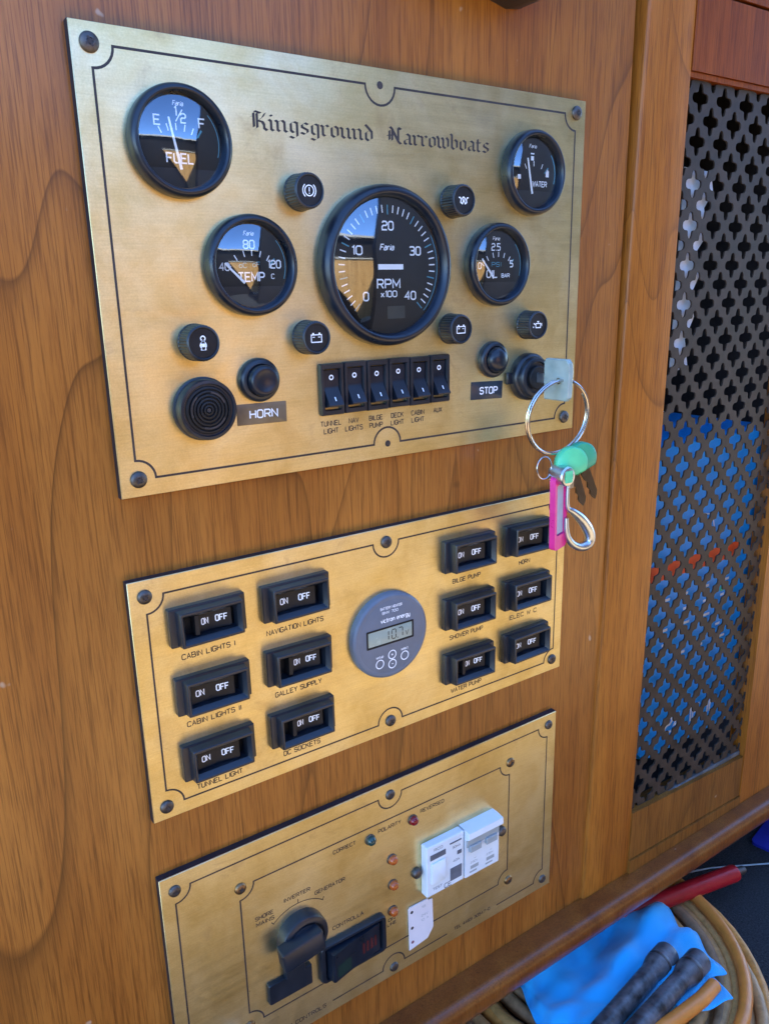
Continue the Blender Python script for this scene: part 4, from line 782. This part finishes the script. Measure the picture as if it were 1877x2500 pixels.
# taped card
t = thing('paper_tag', 'pale card tag with three holes and cut corners taped below the white breaker', 'tag', (206.5, 0, -645), None, (0, math.radians(-1), 0))
cp = [(-12.6, -22), (-12.6, 19), (-11, 21), (7.6, 20.4), (8.2, 18.4), (12.4, 17.8), (12.8, -11), (6.5, -19.5)]
bb = B(); bb.prism(cp, -0.7, -1.5); bb.build('card', 'card', t, smooth=False)
for z_, mt in ((15.4, 'ink'), (-0.6, 'ink'), (-15.0, 'redink')):
    bb = B(); bb.lathe([(1.5, -1.52), (1.3, -1.58)], 14, (-9.2, 0, z_)); bb.build('punched_hole', mt, t)
bb = B(); put_text(bb, '18', 3, 14, 2.0, 4, 0.3, -1.56); put_text(bb, '24V', 4, 5.5, 2.0, 7, 0.3, -1.56); put_text(bb, '10 A', 4, 1.0, 2.0, 8, 0.3, -1.56); bb.build('print', 'breakergrey', t)
# dome button cut by the lower frame edge
t = thing('round_cap', 'blue-grey round cap cut off by the bottom edge of the photo', 'button', (34.5, 0, -657))
bb = B(); bb.lathe([(10.4, 0), (10.4, -5.5), (9.6, -7.2), (7.5, -8.2), (0.3, -8.4)], 40); bb.build('cap', 'wornblue', t, ang=50)

# ================================================================== BEHIND THE GRILLE
t = thing('inverter', 'blue inverter box with an orange stripe behind the grille', 'inverter', (650, 26, -742))
iz = -742; ix = 650
bb = B(); bb.rr([(224, 352, 30, 150), (224, 352, 30, 6), (218, 346, 28, 0), (170, 300, 10, -1.5)], (622-ix, -456-iz), 5); bb.build('case', 'inverter', t, ang=40)
bb = B(); bb.box(516-ix, 668-ix, -1.0, 0.0, -421-iz, -404-iz); o = bb.build('stripe', 'orangestripe', t); o.location.y = -1.2*S
bb = B()
random.seed(3)
for r_ in range(5):
    for c_ in range(4):
        if random.random() < 0.8:
            x = 540+33*c_+random.uniform(-4, 4); z = -445-17*r_; bb.ribbon([(x-ix, z-iz), (x+random.uniform(6, 17)-ix, z-iz)], 3.0, -2.0)
put_text(bb, '24 1600', 606-ix, -606-iz, 18, 96, 3.0, -2.0); bb.ribbon([(565-ix, -375-iz), (580-ix, -358-iz), (612-ix, -364-iz), (618-ix, -382-iz)], 1.6, -2.0); bb.build('print', 'white', t)['kind'] = 'stuff'
bb = B(); bb.lathe([(3.2, -1.5), (2.4, -3)], 14, (642-ix, 0, -455-iz)); bb.build('green_lamp', 'green', t)
pp = [(508, -34), (546, -36), (551, -52), (540, -66), (546, -90), (533, -104), (541, -124), (530, -141), (538, -160), (527, -180), (534, -205), (508, -210)]
bb = B(); bb.prism([(x-525, z+120) for x, z in pp], 0.8, 0); o = bb.build('torn_paper', 'paper', smooth=False, loc=(525, 14, -120)); tag(o, 'torn strip of white paper behind the upper left of the grille', 'paper')

# ================================================================== SMALL THING AT THE TOP
t = thing('black_box', 'black plastic housing whose lower corner shows at the top edge', 'housing', (285, 6, 50))
bb = B(); bb.loft([[(-160, y, z) for y, z in ((0, 34), (-46, 34), (-52, 40), (-52, 90), (0, 90))], [(6, y, z) for y, z in ((0, 0), (-46, 0), (-52, 6), (-52, 90), (0, 90))], [(18, y, z) for y, z in ((0, 1.5), (-46, 1.5), (-52, 7), (-52, 90), (0, 90))], [(33, y, z) for y, z in ((0, 13), (-46, 13), (-50, 18), (-50, 90), (0, 90))]])
bb.build('case', 'black', t, ang=40)
bb = B(); bb.lathe([(2.6, -47), (2.2, -50), (0.3, -50.5)], 16, (10, 0, 0.2)); bb.build('foot', 'grey', t)

# ================================================================== ON THE FLOOR UNDER THE MOULDING
FZ = -862
def coil():
    random.seed(11); bb = B(); tone = []
    cx, cy = 430, 28; per = 52
    for layer in range(3):
        for q in range(10-layer):
            r = 84+12.6*q+(6.4 if layer % 2 else 0)+random.uniform(-3, 3); z = FZ+8+layer*11.5+random.uniform(-1.5, 2.5)
            ecc = random.uniform(-5, 5); ph = random.uniform(0, 6.28); dx, dy = random.uniform(-4, 4), random.uniform(-4, 4)
            pts = []
            for i in range(per):
                a = 2*math.pi*i/per; rr_ = r+ecc*math.cos(2*a+ph)+1.6*math.sin(3*a+ph*2)
                pts.append((cx+dx+rr_*math.cos(a), cy+dy+rr_*math.sin(a), z+3.0*math.sin(a*2+ph)+1.5*math.sin(a*5+ph)))
            n0 = len(bb.v); bb.tube(pts, 6.6, 9, True); tone += [random.choice((0.1, 0.3, 0.45, 0.6, 0.75, 0.95))]*(len(bb.v)-n0)
    o = bb.build('cable_coil', 'cable', ang=70)
    at = o.data.attributes.new('tone', 'FLOAT', 'POINT')
    for i, v in enumerate(tone[:len(at.data)]): at.data[i].value = v
    tag(o, 'heap of worn brown and orange mains cable coiled on the floor', 'cable')
coil()
def cloth(name, label, quad, n, m, fn, thick=1.6):
    """draped sheet: quad corners (x,y,z) bilinear plus fold function"""
    bb = B(); vs = []
    for j in range(m+1):
        for i in range(n+1):
            u, v = i/n, j/m
            p = [quad[0][k]*(1-u)*(1-v)+quad[1][k]*u*(1-v)+quad[2][k]*u*v+quad[3][k]*(1-u)*v for k in range(3)]
            d = fn(u, v); vs.append((p[0]+d[0], p[1]+d[1], p[2]+d[2]))
    fs = [(j*(n+1)+i, j*(n+1)+i+1, (j+1)*(n+1)+i+1, (j+1)*(n+1)+i) for j in range(m) for i in range(n)]
    bb.add(vs, fs); o = bb.build(name, 'cloth', ang=180)
    md = o.modifiers.new('solid', 'SOLIDIFY'); md.thickness = thick*S; md.offset = 0
    s2 = o.modifiers.new('sub', 'SUBSURF'); s2.levels = 1; s2.render_levels = 1
    tag(o, label, 'cloth')
def folds(u, v):
    e = min(u, 1-u, v, 1-v); h = 9*math.sin(7*u+3.2*v+0.6)*math.sin(2.4*v+1)+6*math.sin(13*u*v+9*v)+3.4*abs(math.sin(11*u-5*v+0.5))+4.5*abs(math.sin(9*u+7*v))-5.0*abs(math.sin(5*v-7*u+1))+2.5*math.sin(23*u-9*v)+1.8*math.sin(31*v+8*u)+8*(math.sin(math.pi*u)*math.sin(math.pi*v))
    return (4*math.sin(9*v+2*u), 4*math.sin(8*u+1), h-(10 if e < 0.05 else 0))
cloth('cloth', 'bright blue microfibre cloth lying folded over the coiled cable under the moulding', [(345, 42, -822), (575, 48, -822), (530, -98, -806), (330, -75, -812)], 40, 30, folds)
def torch(label, p0, p1, rad):
    a, c = Vector(p0), Vector(p1); L_ = (c-a).length
    t = thing('torch', label, 'torch', p0, 'pair of black torches on the blue cloth')
    t.rotation_mode = 'QUATERNION'; t.rotation_quaternion = (c-a).to_track_quat('Y', 'Z')
    k = rad/14.0
    def R(pr): return [(r*k, y) for r, y in pr]
    bb = B(); bb.lathe(R([(17.4, 2), (18.6, 4), (18.6, 15), (17.6, 16.5), (18.4, 18), (18.4, 27), (17.2, 31), (14.6, 37)]), 36, cap0=True, cap1=False); bb.build('head', 'torch', t, ang=35)
    pr = [(14.4, 36)]
    y = 40
    while y < L_: pr += [(14.4, y), (14.15, y+1.0), (14.15, y+2.0), (14.4, y+3.0)]; y += 6.5
    bb = B(); bb.lathe(R(pr+[(12, y+3)]), 32); bb.build('barrel', 'torch', t, ang=25)
    bb = B(); bb.lathe(R([(16, 3), (2, 3.2)]), 30); bb.build('lens', 'lcdglass', t)
    bb = B(); bb.lathe(R([(18.75, 19.5), (18.95, 20.2), (18.95, 21.6), (18.75, 22.3)]), 36, cap1=False); bb.build('trim_ring', 'screw', t)
torch('black ribbed torch lying on the blue cloth, nearer the wall', (488, -52, -797), (330, -76, -799), 9.6)
torch('black ribbed torch lying on the blue cloth, farther from the wall', (507, -76, -797), (330, -97, -799), 9.6)
def flapf(u, v): return (0, 0, 5*math.sin(3.0*u+1)*math.sin(2.5*v+0.4)+2*math.sin(11*u+5*v))
cloth('cloth', 'loose blue cloth flap beyond the far torch', [(452, -78, -812), (512, -84, -806), (500, -119, -806), (440, -104, -810)], 18, 12, flapf)
bb = B(); bb.tube([(497, -99, -806), (470, -103, -803), (430, -103, -801), (380, -98, -803), (330, -96, -810)], 7.2, 12); o = bb.build('orange_cable', 'orange', ang=70); tag(o, 'clean bright orange cable end beside the black torches', 'cable')
bb = B(); pts = []
for i in range(60):
    a = 2*math.pi*i/60; pts.append((432+172*math.cos(a), 24+168*math.sin(a), -819+3*math.sin(a*3)))
bb.tube(pts, 6.8, 10, True); o = bb.build('orange_loop', 'orange', ang=70); tag(o, 'single orange cable loop lying on top of the brown coil', 'cable')
t = thing('red_tube', 'red plastic tube with a steel tip lying past the cable coil', 'tube', (560, 32, -838))
a, c = Vector((500, 21, -813)), Vector((667, -15, -813)); t.location = a*S; t.rotation_mode = 'QUATERNION'; t.rotation_quaternion = (c-a).to_track_quat('Y', 'Z')
L_ = (c-a).length
bb = B(); bb.lathe([(8, 0), (10, 2), (10, L_-4), (9.2, L_-1), (6, L_)], 32, cap0=True); bb.build('tube', 'red', t, ang=40)
bb = B(); bb.lathe([(5, L_-1), (5, L_+11), (4, L_+13)], 20); bb.build('tip', 'screw', t)
bb = B(); bb.tube([(560, 80, -858), (640, 60, -857), (700, 35, -856), (780, -10, -857), (860, -60, -858)], 1.0, 8); o = bb.build('white_wire', 'wire', ang=70); tag(o, 'thin pale wire lying on the dark carpet past the red tube', 'wire')
bb = B(); bb.rr([(150, 60, 8, 0), (150, 60, 8, -6)]); o = bb.build('blue_mat', 'bluefloor', loc=(868, 22, -858)); o.rotation_euler = (math.radians(90), 0, 0.2); tag(o, 'corner of a dark blue mat on the floor at the right edge', 'mat')
